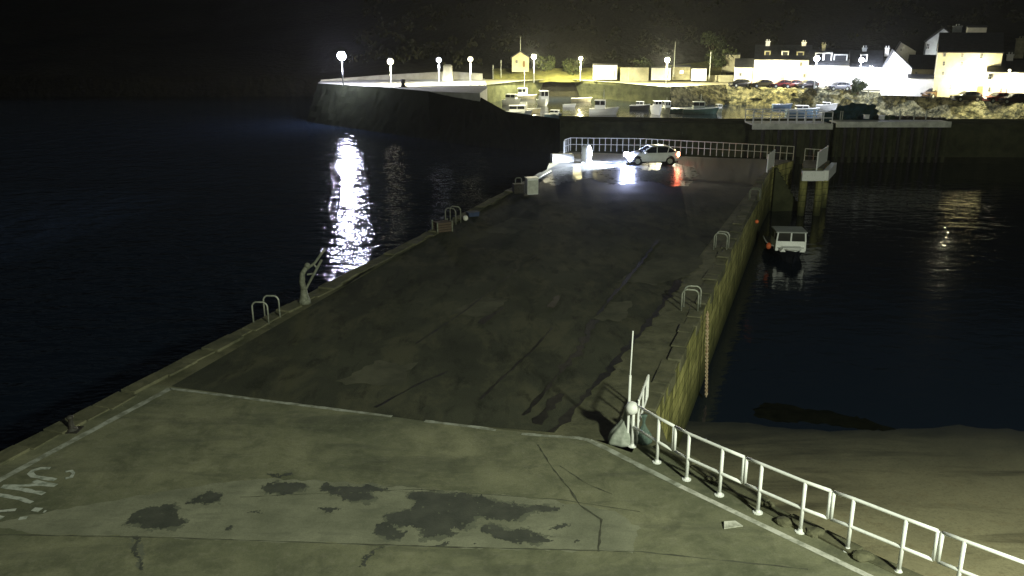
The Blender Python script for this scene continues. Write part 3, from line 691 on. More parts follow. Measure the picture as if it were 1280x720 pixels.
# ------------------------------------------------------------------ middle quay (dark) and breakwater
fq = [at(700,191,WZ), at(900,196,WZ), at(1040,196,WZ), at(1400,197,WZ), at(1900,200,WZ)]
bq = [Vector((p.x*1.02,p.y+6,0)) for p in fq]
struct(MB().prism(fq+bq[::-1], -7, .15).build('middle_quay', M_quayw))
# breakwater nose: sloping rubble with top heights
foot = [(383,152),(420,158),(470,165),(540,175),(600,183),(650,188),(702,191)]
top  = [(397,104,2.2),(430,106,2.2),(480,109,2.2),(535,114,2.2),(600,121,1.6),(632,139,.5),(702,149,.15)]
rows = []
random.seed(77)
for (fx,fy),(tx,ty,tz) in zip(foot,top):
    a = at(fx,fy,WZ); b = at(tx,ty,tz); rows.append((a,b))
vs=[]; fs=[]; NX=14; NR=9
cols=[]
for i in range(len(rows)-1):
    for k in range(NX): 
        f=k/NX; cols.append((rows[i][0].lerp(rows[i+1][0],f), rows[i][1].lerp(rows[i+1][1],f)))
cols.append(rows[-1])
for ci,(a,b) in enumerate(cols):
    for r in range(NR+1):
        f = -0.3 + 1.3*r/NR; p = a.lerp(b,f)
        if 0<r<NR: p = p+Vector((random.uniform(-.1,.1),random.uniform(-.12,.12),random.uniform(-.05,.06)))
        vs.append(p)
for c in range(len(cols)-1):
    for r in range(NR): k=c*(NR+1)+r; fs.append((k,k+NR+1,k+NR+2,k+1))
struct(MB().add(vs,fs).build('breakwater_slope', M_rock, fix=False))
# lit deck of the breakwater
bd = [at(397,104,2.2), at(430,106,2.2), at(480,109,2.2), at(535,114,2.2), at(600,117,2.1), at(609,110,2.2), at(606,98,2.2), at(520,97,2.2), at(401,100.8,2.2)]
bdp = [Vector((p.x,p.y,0)) for p in bd]
M_bdeck = mat('breakwater_deck', (.5,.5,.42), (.35,.35,.28), rough=.8, scale=.5, bump=.2)
struct(MB().prism(bdp, -7, 2.17).build('breakwater', M_bdeck))
# parapet wall behind deck
wl = [at(401,101.5,2.2), at(470,99.5,2.2), at(560,99,2.2), at(603,99.5,2.2)]
tops = [.25, .7, 1.3, 1.0]
vs = []
for p,h in zip(wl,tops): vs += [(p.x,p.y,2.0),(p.x,p.y,2.17+h),(p.x,p.y+.8,2.17+h),(p.x,p.y+.8,2.0)]
fs = []
for i in range(3):
    k=i*4
    for j in range(4): fs.append((k+j,k+(j+1)%4,k+4+(j+1)%4,k+4+j))
fs += [(0,1,2,3),(15,14,13,12)]
tag(MB().add(vs,fs).build('parapet_wall', M_lime), 'pale stone parapet wall lit by the lamps along the outer breakwater', 'wall')
p = at(560,101,2.2); t = thing('hut', 'little pale pillar-like hut on the breakwater between the second and third lamps', 'hut', p)
MB().box(-.9,.9,-.9,.9,0,2.3,.25,.25).build('body', M_lime, t); MB().box(-.75,.75,-.75,.75,2.3,2.6,.3,.3).build('cap', M_lime, t)
p = at(504,109,2.2); t = thing('capstan', 'small dark capstan on the breakwater deck', 'bollard', p)
MB().lathe([(.45,0),(.35,.2),(.25,.5),(.4,.9),(.35,1.1),(.05,1.15)]).build('drum', M_iron, t, smooth=True); MB().box(-.6,.6,-.5,.5,0,.12).build('base', M_iron, t)

# ------------------------------------------------------------------ land behind
pe = [at(596,108), at(645,101.5), at(700,98), at(770,103), at(838,108.5), at(905,106), at(1000,109), at(1100,116), at(1190,122), at(1280,127), at(1450,133), at(1900,150)]
back = [Vector((400,420,0)), Vector((-120,420,0)), Vector((-60,230,0)), Vector((-22,190,0))]
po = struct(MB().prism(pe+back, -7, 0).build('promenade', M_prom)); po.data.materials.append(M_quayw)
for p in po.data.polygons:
    if abs(p.normal.z) < .5: p.material_index = 1  # weedy dark stone on side faces; their backlit shade is put into the colour
# rough stone sea wall slope under the promenade (right part)
vs=[]; fs=[]; cols=[]
seg = pe[4:]
for i in range(len(seg)-1):
    n = max(2,int((seg[i+1]-seg[i]).length/1.2))
    for k in range(n): cols.append(seg[i].lerp(seg[i+1],k/n))
random.seed(12)
for ci,a in enumerate(cols):
    for r in range(8):
        f = r/7; p = Vector((a.x-.1*f, a.y-.15-2.6*f, .06-3.9*f))
        if r>0: p += Vector((random.uniform(-.3,.3),random.uniform(-.45,.35),random.uniform(-.25,.25)))
        vs.append(p)
for c in range(len(cols)-1):
    for r in range(7): k=c*8+r; fs.append((k,k+1,k+9,k+8))
struct(MB().add(vs,fs).build('sea_wall_slope', M_bank, fix=False))
# mud foreshore below the sea wall
def mud_z(x,y):
    return WZ - .25 + .45*max(0,min(1,(x-45)/25)) + .25*noise.noise(Vector((x*.15,y*.15,0)))
grid('foreshore', 30,160,112,170,80,40, mud_z, mat('foreshore_mud', (.20,.19,.11), (.08,.08,.05), rough=.8, scale=.4, bump=.7, bscale=2, dist=.1))
# hill
def hill_z(x,y):
    yy = y - (188 - .22*max(0,x-30))
    if x > 80: yy = y-(172-.25*(x-80))
    if yy < -1: return -9.0
    h = max(0,yy)*.36 - .4
    if yy > 60: h = 21.2 + (yy-60)*.55
    fall = max(.40, min(1,(x+170)/200))
    return min(h,105)*fall + 1.2*noise.noise(Vector((x*.05,y*.05,0)))*min(1,max(0,yy)/15)
grid('hill', -420,520,120,520,120,80, hill_z, M_hill)

grid('lamplit_grass_bank', -4,46,187,195,50,16, lambda x,y: hill_z(x,y)+.35*min(1,max(0,y-188)/2)+.25*noise.noise(Vector((x*.4,y*.4,2))), mat('lamplit_grass', (.17,.17,.05), (.08,.085,.03), rough=.9, scale=.5, bump=.8, bscale=3, dist=.2))  # grass sheet over the dark hill, lamplight put into its paler colour
# inner quay slab edge line (lit kerb)
struct(MB().strip([at(600,107.2), at(645,101.8), at(700,98.4), at(770,103.4), at(838,109)], .8, .06, 0, 3).build('quay_kerb', M_paint2))

# ------------------------------------------------------------------ houses
def window(mbp, parent, X, Z, w, h, Y, pane_m=None, fm=None):
    f = MB().box(X-w/2-.06,X+w/2+.06,Y-.05,Y+.02,Z-h/2-.06,Z+h/2+.06)
    fo = f.build('window', fm or M_frame, parent, True)
    q = MB(); q.box(X-w/2,X-.03,Y-.075,Y-.052,Z-h/2,Z-.02); q.box(X+.03,X+w/2,Y-.075,Y-.052,Z-h/2,Z-.02); q.box(X-w/2,X-.03,Y-.075,Y-.052,Z+.02,Z+h/2); q.box(X+.03,X+w/2,Y-.075,Y-.052,Z+.02,Z+h/2)
    q.v = [tuple(fo.parent.matrix_basis.inverted() @ Vector(v)) for v in q.v]
    q.build('pane', pane_m or M_glass, fo)
def house(name, label, x0, x1, yb, ye, yr, Y=None, D=7, gable=False, wm=None, rm=None, wins=(), doors=(), chims=(), dorms=(), z0=None, cat='house', ridge_x=None):
    wm = wm or M_render; rm = rm or M_slate
    if Y is None: Y = at((x0+x1)/2, yb).y
    A = atY(x0,yb,Y); B = atY(x1,yb,Y); ze = atY((x0+x1)/2,ye,Y).z; zb = (A.z if z0 is None else z0)-.3
    yr_Y = Y if gable else Y+D/2
    zr = atY((x0+x1)/2,yr,yr_Y).z
    X0,X1 = A.x,B.x; xm = (X0+X1)/2 if ridge_x is None else atY(ridge_x,yr,Y).x
    t = thing(name, label, cat, ((X0+X1)/2,Y,zb))
    w = MB()
    if gable: w.extr([(X0,zb),(X1,zb),(X1,ze),(xm,zr),(X0,ze)], Y, Y+D, 'y')
    else: w.extr([(Y,zb),(Y+D,zb),(Y+D,ze),(Y+D/2,zr),(Y,ze)], X0, X1, 'x')
    w.build('wall', wm, t, True)
    r = MB(); th = .14; ov = .25
    if gable:
        for (xa,sx) in ((X0,-1),(X1,1)):
            dx = xm-xa; sl = (zr-ze)/abs(dx); e = .2
            r.extr([(xa+sx*e, ze-e*sl+.03),(xm,zr+.03),(xm,zr+.03+th),(xa+sx*e,ze-e*sl+.03+th)], Y-.12, Y+D+.1, 'y')
    else:
        sl = (zr-ze)/(D/2)
        r.extr([(Y-ov,ze-ov*sl+.03),(Y+D/2,zr+.03),(Y+D/2,zr+.03+th),(Y-ov,ze-ov*sl+.03+th)], X0-.1, X1+.1, 'x')
        r.extr([(Y+D+ov,ze-ov*sl+.03),(Y+D/2+.001,zr+.03),(Y+D/2+.001,zr+.03+th),(Y+D+ov,ze-ov*sl+.03+th)], X0-.1, X1+.1, 'x')
    ro = r.build('roof', rm, t, True)
    s = Y/F
    for (cx,cy0,cy1,cw,cm) in chims:
        yy = Y+D/2 if not gable else Y+D*.5
        a = atY(cx,cy1,yy); b = atY(cx,cy0,yy); hw = cw*s/2
        c = MB(); c.box(a.x-hw,a.x+hw,yy-.45,yy+.45,min(a.z,zr-.6),b.z-.35); c.box(a.x-hw-.08,a.x+hw+.08,yy-.53,yy+.53,b.z-.35,b.z-.2)
        c.tube([(a.x-.2,yy,b.z-.2),(a.x-.2,yy,b.z+.12)], .09, 8); c.tube([(a.x+.2,yy,b.z-.2),(a.x+.2,yy,b.z+.12)], .09, 8)
        c.v = [tuple(t.matrix_basis.inverted() @ Vector(v)) for v in c.v]; c.build('chimney', cm or wm, ro)
    for (px,py,pw,ph) in wins:
        a = atY(px,py,Y); window(None, t, a.x, a.z, pw*s, ph*s, Y)
    for (px,py,pw,ph,dm) in doors:
        a = atY(px,py,Y); MB().box(a.x-pw*s/2,a.x+pw*s/2,Y-.06,Y+.02,a.z-ph*s/2,a.z+ph*s/2).build('door', dm or M_door, t, True)
    for (dx0,dx1,dy0,dy1,dm) in dorms:
        yd = Y+D*.12; a = atY(dx0,dy1,yd); b = atY(dx1,dy0,yd)
        d = MB().box(a.x,b.x,yd,Y+D*.5,a.z-.2,b.z); do = d.build('dormer', dm or wm, t, True)
        f = MB().box(a.x-.1,b.x+.1,yd-.15,Y+D*.5,b.z,b.z+.12); f.v=[tuple(t.matrix_basis.inverted() @ Vector(v)) for v in f.v]; f.build('dormer_roof', rm, do)
        n = max(1,round((b.x-a.x)/1.6)); ww=(b.x-a.x)/n
        for i in range(n):
            q = MB().box(a.x+ww*i+.2,a.x+ww*(i+1)-.2,yd-.04,yd+.01,a.z+.15,b.z-.15); q.v=[tuple(t.matrix_basis.inverted() @ Vector(v)) for v in q.v]; q.build('pane', M_glass, do)
    t.rotation_euler = (0,0,-math.atan2((X0+X1)/2, Y)*.9)
    return t
W2 = (1.6,3.4)
house('terraced_house', 'low white end cottage at the left end of the white terrace', 918,942,103.5,84,74, D=7, wins=[(926,93,1.8,3)], Y=167)
house('terraced_house', 'long white two-storey house with three grey dormers in the roof', 942.2,1010,104.5,74.5,57, D=9, Y=165,
      wins=[(953,79,1.2,4),(965,79,1.6,4),(976.5,80,2.2,5),(988,79,1.4,4),(1000,80,1.4,4),(954,94,1.6,3),(964,94,1.6,4),(1004,94,1.4,3)], doors=[(978,97,5,8,M_stoneh)],
      chims=[(952,50,62,5,M_render),(995,51,62,5,M_render)], dorms=[(954,962,64,73,M_stoneh),(974.5,984,64,73,M_grey),(992.5,1002,64.5,73.5,M_stoneh)])
house('terraced_house', 'white house with a wide white roof dormer beside a blue-white lamp', 1010.2,1060,107,81,63, D=9, Y=160, wins=[(1022,86,2,3),(1036,86,1.6,3),(1050,87,1.6,3),(1032,100,1.6,3)], doors=[(1041,102,2.6,8,M_grey)],
      dorms=[(1017,1038,66,77,M_render),(1039,1056,68,77.5,M_grey)], chims=[(1020,54,63,4,M_stoneh)])
house('terraced_house', 'white house with one small pointed dormer at the right end of the terrace', 1060.2,1098,110,83,64, D=9, Y=153, wins=[(1066,88,1.5,3),(1094,92,1.5,3),(1076,101,1.5,4)], doors=[(1063,104,2.2,8,M_grey)], dorms=[(1073,1082,68,77,M_render)], chims=[(1094.5,58,70,4.5,M_render),(1069,58,66,5,M_grey)])
house('gabled_house', 'brilliant white gable-fronted house beside the road with grey slate roof', 1103,1134,117,85,64, D=10, Y=142, gable=True, ridge_x=1118, wins=[(1122,84,1,2.5)], doors=[(1132,108,2.2,7,M_grey)], chims=[(1115,59,66,6,M_render)])
house('side_wing', 'dim cream wing with dark roof joined right of the white gabled house', 1134.3,1166,112,86,69.5, D=9, Y=146, wm=M_cream, wins=[(1146,92,2,3)])
house('cottage', 'small white gable peeping above the dark roof behind the gabled house', 1120,1143,70,64,53, D=8, Y=172, gable=True, ridge_x=1127, z0=3, wins=[(1127,62,1,2)])
house('tall_gabled_house', 'tall grey gable-ended house with chimney up the slope', 1155,1192,92,52,36, D=10, Y=158, gable=True, ridge_x=1180, wm=M_grey, z0=2, wins=[(1161.5,58,3,6)], chims=[(1179,31,42,10,M_grey)])
house('tall_house', 'large cream three-storey house with dark slate roof glowing above its lamp', 1169,1240,119.5,65.5,42, D=11, Y=134, wm=M_cream,
      wins=[(1184,69,2,3.5),(1204,69.5,2,3.5),(1225,70,2.4,5),(1183,80,2,5),(1203,80,2.2,5.5),(1224,80,1.6,4),(1182,92,2,4),(1190,109,1.4,6)], doors=[(1222,114,6,13,M_door),(1176,112,2,8,M_grey)], chims=[(1244,46,72,10,M_stoneh)])
house('cottage', 'white two-storey cottage with dark roof at the right edge of the photo', 1232,1279,124,90,76, D=9, Y=130, wins=[(1240,96,3,6),(1264,96,1.6,5),(1269,97,1.6,5),(1239,112,1.5,5),(1252,113,1.2,4)], chims=[(1243,66,76,7,M_render)])
house('garden_building', 'low white rendered outbuilding with curved front between the gabled and cream houses', 1134.5,1168,118,98,94, D=5, Y=138)
house('hill_house', 'dim flat-roofed house high on the slope above the cream house', 1163,1238,40,27,22, D=10, Y=215, wm=M_grey, z0=11, wins=[(1180,31,4,3),(1195,31,4,3),(1222,31,4,3)])
house('hill_cabin', 'pale boxy cabin on the slope above the dark slate roof', 1209,1230,50,34.5,33, D=6, Y=185, wm=M_render, z0=7)
house('shed', 'pale flat shed on the slope left of the white terrace', 903,924,80,68.5,67, D=4, Y=185, wm=M_lime, z0=2)
house('harbour_building', 'small pale gabled building with flagpole at the left of the promenade', 640,661,88,72,65, D=6, Y=190, gable=True, wm=M_cream, wins=[(646,77,2,3)], doors=[(655,80,2.6,7,M_door)])
house('white_hut', 'wide blank white kiosk on the promenade, leftmost of three', 741,771,97.5,81.5,80.5, D=4, Y=183, cat='kiosk', doors=[(768,92,2.5,8,M_grey)])
house('white_hut', 'white kiosk below the rightmost promenade lamp, middle of three', 814,838,98.5,85,84, D=4, Y=180, cat='kiosk', doors=[(834,94,2.5,7,M_grey)])
house('white_hut', 'small white kiosk with one dark slit window, rightmost of three', 864,882.5,99,86,85, D=4, Y=178, cat='kiosk', wins=[(873,90.5,3,1.2)])
house('stone_shed', 'olive stone shed with a lit doorway right of the middle kiosk', 840,862,98,84,82, D=4, Y=181, wm=M_stoneh, cat='shed', doors=[(852,90,4,4,emit('lit_doorway',(1,.85,.45),2))])
tag(MB().box(atY(776,90,182).x, atY(811,90,182).x, 182, 182.6, -.2, atY(790,84.5,182).z).build('boundary_wall', M_lime), 'low yellowish wall between the left and middle white kiosks', 'wall')
tag(MB().box(atY(884,90,180).x, atY(917,90,180).x, 180, 180.5, -.2, atY(900,94,180).z).build('boundary_wall', M_lime), 'low ochre wall left of the white terrace', 'wall')

# flagpoles / masts on land
for i,(x,yt,yb,Yd,lab) in enumerate(((650.5,46,72,191,'thin flagpole rising from the small gabled building'),(842,52,95,179,'thin pole beside the rightmost promenade lamp'),(886.5,64,99,178,'thin pole right of the small white kiosk'))):
    a = atY(x,yb,Yd); b = atY(x,yt,Yd); t = thing('pole', lab, 'pole', a)
    MB().tube([(0,0,0),(0,0,b.z-a.z)], [.09,.05], 8).build('shaft', M_galv, t); MB().lathe([(.25,0),(.2,.2),(.1,.3)], n=10).build('base', M_galvd, t)

# ------------------------------------------------------------------ lamps
def lamp(label, x, y, Yd, zb, energy, col, r=.30, reach=0, cat='street lamp', es=45, down=False, group='street lamps around the harbour'):
    hd = atY(x,y,Yd); t = thing('street_lamp', label, cat, (hd.x,Yd,zb), group=group); h = hd.z-zb
    MB().tube([(0,0,0),(0,0,h-.1)], [.11,.06], 8).build('pole', M_white, t, smooth=True)
    hm = MB().sphere((0,0,h), r).build('lamp_globe', emit('lamp_glow_%d_%d' % (col[2]*100, es), col, es), t, smooth=True)
    MB().lathe([(r*.55,h+r*.85),(r*.7,h+r*.95),(.05,h+r*1.25)], n=12).build('lamp_cap', M_galvd, t)
    point('lamp_light', (hd.x,Yd-r-.25,hd.z-(r+.1 if down else .15)), energy, col, .25, t, ((.3,.3,-1),140,.4) if down else None)
    return t
BW = (.80,.84,1); WM = (1,.93,.62); YW = (1,.88,.45)
lamp('brightest blue-white lamp on a white pole at the tip of the breakwater', 427,70,130.5,2.17, 4000, (.74,.74,1), .62, es=950)
lamp('warm white lamp on the breakwater, second from the tip', 488,77,133,2.17, 12000, WM, .5, es=3, down=True)
lamp('blue-white lamp on the breakwater just left of the little hut', 548.5,75,136,2.17, 12000, BW, .42, es=3, down=True)
lamp('warm lamp on the breakwater just right of the little hut', 588,74,137,2.17, 12000, WM, .42, es=3, down=True)
lamp('white lamp beside the small gabled building', 667.5,71,178.5,0, 42000, WM, .5)
lamp('lone small lamp above the grassy bank right of the gabled building', 726,73,184,0, 26000, YW, .38)
lamp('lamp directly above the middle white kiosk', 834,75,169,0, 52000, WM, .48)
lamp('blue-white lamp in front of the wide white dormer', 1021,73,158.2,0, 9000, BW, .5)
lamp('small blue-white lamp left of the white gabled house', 1077,75,151.2,0, 6000, BW, .4)
lamp('low blue-white lamp between the terrace and the gabled house', 1089,86,139,0, 11000, BW, .4)
lamp('lamp glaring in front of the large cream house', 1208,94,132.2,0, 4000, WM, .4, es=500)
lamp('lamp in front of the white cottage at the right edge', 1262,88,128.3,0, 3000, WM, .2, es=4, down=True)
lamp('small white lamp low on the grey gable end', 1161,70,157,0, 500, (1,1,.95), .22, es=25)
lamp('low warm lamp in front of the terrace beside the long white house', 965,84,163,0, 8000, YW, .15, es=25)

# ------------------------------------------------------------------ vehicles on the promenade
spots = [(925,101.5,163,.3,(.03,.03,.03),'dark car parked left of the white terrace'),(953,104,162,0,(.16,.13,.05),'low olive car parked before the long white house'),
 (977,105,161,0,(.30,.04,.04),'dark red car parked before the long white house'),(991,105,160.5,.1,(.35,.09,.06),'orange-red car parked at the right of the long white house'),
 (1009,105,159,.2,(.03,.02,.02),'black car parked where the two white terraces meet'),(1048,108,154,.1,(.35,.36,.38),'grey car parked before the house with the wide dormer'),
 (1167,119,136.5,.5,(.22,.13,.05),'brown car parked left of the cream house'),(1247,124.5,127,.1,(.45,.07,.04),'red car parked before the right-hand white cottage'),(1267,126.5,125.5,-.1,(.10,.05,.04),'dark car parked behind the red car at the right edge'),(1208,120.5,130,0,(.09,.09,.05),'dark low car parked right in front of the cream house')]
for x,y,Yd,rz,col,lab in spots:
    a = atY(x,y,Yd); car(lab, (a.x,Yd,0), rz, tuple(c*.4 for c in col), group='cars parked along the promenade')

# ------------------------------------------------------------------ jetties on the middle quay
M_jet = mat('jetty_deck', (.8,.82,.72), (.5,.52,.45), rough=.7, scale=1)
def jetty(label, x0,x1,yf,Yd,dep,zt,rail,beamcol,nails):
    A = atY(x0,yf,Yd); B = atY(x1,yf,Yd); z = A.z
    t = thing('jetty', label, 'jetty', (A.x,Yd,z))
    MB().box(A.x,B.x,Yd,Yd+dep,z-.15,z).build('deck', M_jet, t, True)
    MB().box(A.x-.05,B.x+.05,Yd-.2,Yd-.01,z-.55,z+.05).build('edge_beam', beamcol, t, True)
    n = nails
    for i in range(n+1):
        X = A.x+.3+(B.x-A.x-.6)*i/n; MB().tube([(X,Yd-.05,z-.56),(X,Yd-.05,-7)], .20, 8).build('pile', M_iron if i%2 else M_quayw, t, True)
    if rail:
        for yy in (Yd+.05, Yd+dep-.1):
            for zz in (rail, rail*.5): MB().tube([(A.x,yy,z+zz),(B.x,yy,z+zz)], .05, 6).build('handrail', M_white, t, True)
            k = int((B.x-A.x)/.85)
            for i in range(k+1):
                X = A.x+(B.x-A.x)*i/k; MB().tube([(X,yy,z),(X,yy,z+rail)], .05, 6).build('rail_post', M_white, t, True)
    return t
jetty('pale railed jetty with white edge above the dark quay wall', 941,1040,155,90.5,3.2,0,1.25,M_jet,9)
jetty('lower flat jetty with a pale edge on dark piles, right of the railed jetty', 1046,1188,152.5,91.5,2.2,0,0,M_jet,16)
for x,y,lab in ((1083,146,'bright white box on the flat jetty'),(1102,147,'small white box right of the bright one on the flat jetty')):
    a = atY(x,y,92.3); t = thing('box', lab, 'box', a); MB().box(-.25,.25,-.2,.2,-.2,.2).build('body', M_white, t, bevel=.03); MB().box(-.28,.28,-.23,.23,.2,.24).build('lid', M_white, t)
for x in (1124.5,1142,1157,1050,1052.5):
    a = atY(x,151,92); t = thing('mooring_post', 'slim pale mooring post standing on the flat jetty', 'post', a, group='mooring posts on the flat jetty')
    MB().tube([(0,0,0),(0,0,.95)], .06, 8).build('shaft', M_galv, t); MB().lathe([(.1,.95),(.08,1.02),(.01,1.04)], n=8).build('cap', M_galv, t)
    if x > 1100 and False: pass

# net heap: blue green tangle behind
M_net = mat('blue_green_net', (.03,.075,.10), (.02,.045,.03), rough=.9, scale=1.2, bump=.8, bscale=5, dist=.1)
vs=[]; random.seed(41)
bm = bmesh.new(); bmesh.ops.create_icosphere(bm, subdivisions=5, radius=1)
for v in bm.verts:
    k = 1+.35*noise.noise(v.co*1.6)+.18*noise.noise(v.co*5)+.08*noise.noise(v.co*12); v.co = Vector((v.co.x*k*3.2, v.co.y*k*1.6, max(-.2,v.co.z*k*2.0)))
me = bpy.data.meshes.new('net_heap'); bm.to_mesh(me); bm.free(); me.materials.append(M_net)
o = bpy.data.objects.new('net_heap', me); C.objects.link(o); a = atY(1068,148,97.5); o.location = (a.x,97.5,.1); tag(o, 'tangled blue-green heap of fishing nets behind the jetties', 'net heap')
random.seed(44)
for i,(x,sc,m,lab) in enumerate(((1105,1.1,mat('pot_green',(.05,.08,.05),rough=.9,scale=3),'dark green stack of lobster pots right of the net heap'),(1128,1.0,M_iron,'black stack of lobster pots left of the middle mooring post'),(1150,.9,mat('pot_brown',(.09,.07,.04),rough=.9,scale=3),'brown stack of lobster pots on the quay'),(1171,.8,M_iron,'black box-like stack of pots at the end of the flat jetty'))):
    a = atY(x,150,96.5); t = thing('pot_stack', lab, 'lobster pots', (a.x,96.5,.15))
    for r in range(2):
        for c in range(3):
            mb = MB(); X = (c-1)*.72*sc; Z = r*.42*sc
            mb.extr([(X-.3*sc,Z),(X+.3*sc,Z),(X+.3*sc,Z+.2*sc),(X+.15*sc,Z+.38*sc),(X-.15*sc,Z+.38*sc),(X-.3*sc,Z+.2*sc)], -.4, .4, 'y').build('pot', m, t)

# ------------------------------------------------------------------ boats in the inner basin
GB = 'boats moored in the inner basin'
def bt(x,y,lab,rz,L,B,fb,m,cab=None,mast=0,cm=None,name='motorboat'):
    a = at(x,y,WZ); boat(name, lab, a, rz, L, B, fb, m, cab, mast, GB, cm)
M_hw = M_white; M_hg = mat('green_hull', (.05,.11,.09), rough=.4, scale=2); M_hb = mat('blue_hull', (.10,.16,.22), rough=.4, scale=2); M_hc = mat('cream_hull', (.6,.55,.38), rough=.4, scale=2)
M_hd = mat('black_hull', (.03,.03,.035), rough=.4, scale=2)
bt(646,146,'large white cabin cruiser with raked windows, nearest at the left of the basin', 1.5,5.2,2.1,.8,M_hw,(-1.4,1.2,1.7,1.15))
bt(640,131,'rounded white launch behind the cabin cruiser', 1.2,3.6,1.9,.9,M_hw,(-.9,1.1,1.5,1.2))
bt(656,124,'cream wheelhouse boat with mast behind the white launch', 1.4,5,2.0,.7,M_hc,(-.4,1.3,1.5,1.6),5)
bt(679,132,'tall white wheelhouse boat facing the camera', .15,4.6,2.1,1.0,M_hw,(-1.4,.6,1.6,1.9))
bt(692,147,'small pale blue cuddy boat low at the edge of the dark quay', 1.3,2.8,1.6,.55,M_hb,(-.9,.5,1.2,.75))
bt(690,118,'white bow of a boat behind the tall wheelhouse boat', .9,4,1.8,.8,M_hw)
bt(617,120,'small sailing boat with a thin mast, left of the others', 1.5,4,1.6,.6,M_hc,(-.8,.8,1.1,.5),6,None,'sailing_boat')
bt(627,120,'sailing boat with the taller mast beside the left launch', 1.5,5,1.8,.6,M_hw,(-.8,1.2,1.2,.5),7,None,'sailing_boat')
bt(755,143,'white fishing boat with wheelhouse and mast in the middle of the basin', 1.45,5.0,2.1,.9,M_hw,(-.2,1.6,1.6,1.6),3.2,None,'fishing_boat')
bt(821,143,'short white boat seen end on in the yellow reflection', .1,3.6,1.7,1.3,M_hw,(-.8,.6,1.3,1.1))
bt(833,142,'narrow grey workboat beside the short white boat', .1,4,1.2,.9,M_galvd,(-.8,.8,1.0,1.3),1.8)
bt(850,141,'dark green open boat left of the larger green boat', 1.5,4.4,1.8,.7,M_hg)
bt(876,142,'green trawler with pale cabin near the quay', 1.5,6.2,2.2,.8,M_hg,(-.5,1.4,1.6,1.3),2.5,mat('pale_green_cabin',(.3,.36,.32),rough=.5,scale=3),'fishing_boat')
bt(898,140,'thin white dinghy upright beside the green trawler', .3,2.6,1.1,.5,M_hw,(-.5,.4,.8,.9))
bt(853,117,'white dinghy by the foot of the steps', 1.2,3.2,1.4,.5,M_hw)
bt(909,121,'white dinghy hauled up under the sea wall, left one', 1.1,3.6,1.6,.7,M_hw,(-.6,.5,1.1,.6))
bt(926,126,'long cream boat hauled up under the sea wall', 1.45,6.4,1.8,.8,M_hc)
bt(944,130,'black boat with white cover beside the long cream boat', 1.4,3.4,1.6,.8,M_hd,(-.9,.7,1.3,.5))
bt(963,131,'small black dinghy on the mud below the sea wall', 1.3,2.8,1.4,.5,M_hd)
bt(978,135,'pale blue dinghy lying behind the railed jetty', 1.5,3.6,1.5,.6,M_hb)
bt(1010,133,'upturned-looking cream boat behind the railed jetty', 1.2,5,1.9,.9,M_hc)
bt(1003,144,'grey boat with cabin just behind the railed jetty', 1.5,5.5,2.0,.9,M_hb,(-.8,1.2,1.4,.8))
bt(1033,138,'white boat between the railed jetty and the net heap', 1.2,3.6,1.7,.9,M_hw,(-.6,.7,1.2,.6))
bt(1098,132,'dark boat with pale deck right of the net heap', 1.4,5,1.8,1.1,M_hd,(-.6,.8,1.2,1.4))
bt(1115,141,'pale-decked black boat behind the flat jetty', 1.5,4.4,1.8,1.3,M_hc)

bt(712,134,'tiny white tender astern of the tall wheelhouse boat', 1.3,2.4,1.2,.45,M_hw)
bt(727,127,'cream open boat moored alone in the pool under the lone lamp', 1.5,4.2,1.6,.6,M_hc)
bt(785,124,'white sloop with tall thin mast, right of the middle fishing boat', 1.5,5,1.8,.6,M_hw,(-.8,1.0,1.2,.5),5,None,'sailing_boat')
bt(800,137,'small dark motorboat with white cabin left of the end-on boat', 1.3,3.6,1.6,.7,M_hd,(-.6,.7,1.2,.8))
bt(812,119,'white half-cabin boat close under the quay wall', 1.4,3.8,1.6,.7,M_hw,(-.6,.7,1.2,.8))
bt(871,122,'cream sailing boat with a short mast under the low sea wall', 1.5,4.4,1.7,.7,M_hc,(-.8,.8,1.1,.5),4,None,'sailing_boat')
bt(888,124,'small white motorboat next to the cream sailing boat', 1.2,3.2,1.5,.7,M_hw,(-.5,.6,1.1,.7))
bt(606,113,'white motorboat tied under the end of the breakwater', 1.5,3.6,1.6,.8,M_hw,(-.6,.7,1.2,.9))
bt(668,141,'pale dinghy between the cabin cruiser and the tall wheelhouse boat', 1.0,2.6,1.3,.6,M_hc)
# ------------------------------------------------------------------ trees and bushes
def tree(label, x, y, Yd, h, w, seed, n=900, name='tree'):
    rnd = random.Random(seed); a = atY(x,y,Yd); zz = hill_z(a.x,Yd) if Yd>175 else 0
    t = thing(name, label, 'tree' if h>2.6 else 'bush', (a.x,Yd,max(0,zz)-.2), group='trees and bushes behind the harbour')
    mb = MB(); mb.tube([(0,0,0),(.1,0,h*.35),(-.05,.1,h*.8)], [.16,.12,.04], 7)
    for k in range(5):
        an = rnd.uniform(0,6.28); mb.tube([(0,0,h*rnd.uniform(.25,.5)), (math.cos(an)*w*.35,math.sin(an)*w*.35,h*rnd.uniform(.6,.9))], [.07,.02], 5)
    mb.build('trunk', M_bark, t)
    cl_ = [(rnd.uniform(-.5,.5)*w*.8, rnd.uniform(-.5,.5)*w*.8, h*rnd.uniform(.35,.92), rnd.uniform(.18,.34)*w) for _ in range(9)]
    c = MB()
    for _ in range(n):
        q = rnd.choice(cl_); d = Vector((rnd.gauss(0,1),rnd.gauss(0,1),rnd.gauss(0,.8))).normalized()*q[3]*rnd.uniform(.6,1.1)
        p = Vector(q[:3])+d; u = Vector((rnd.uniform(-1,1),rnd.uniform(-1,1),rnd.uniform(-1,1))).normalized(); v = u.orthogonal().normalized(); s = rnd.uniform(.18,.36)
        c.add([p-u*s,p+v*s*.6,p+u*s,p-v*s*.6],[(0,1,2,3)])
    c.build('crown', M_leaf, t, fix=False)
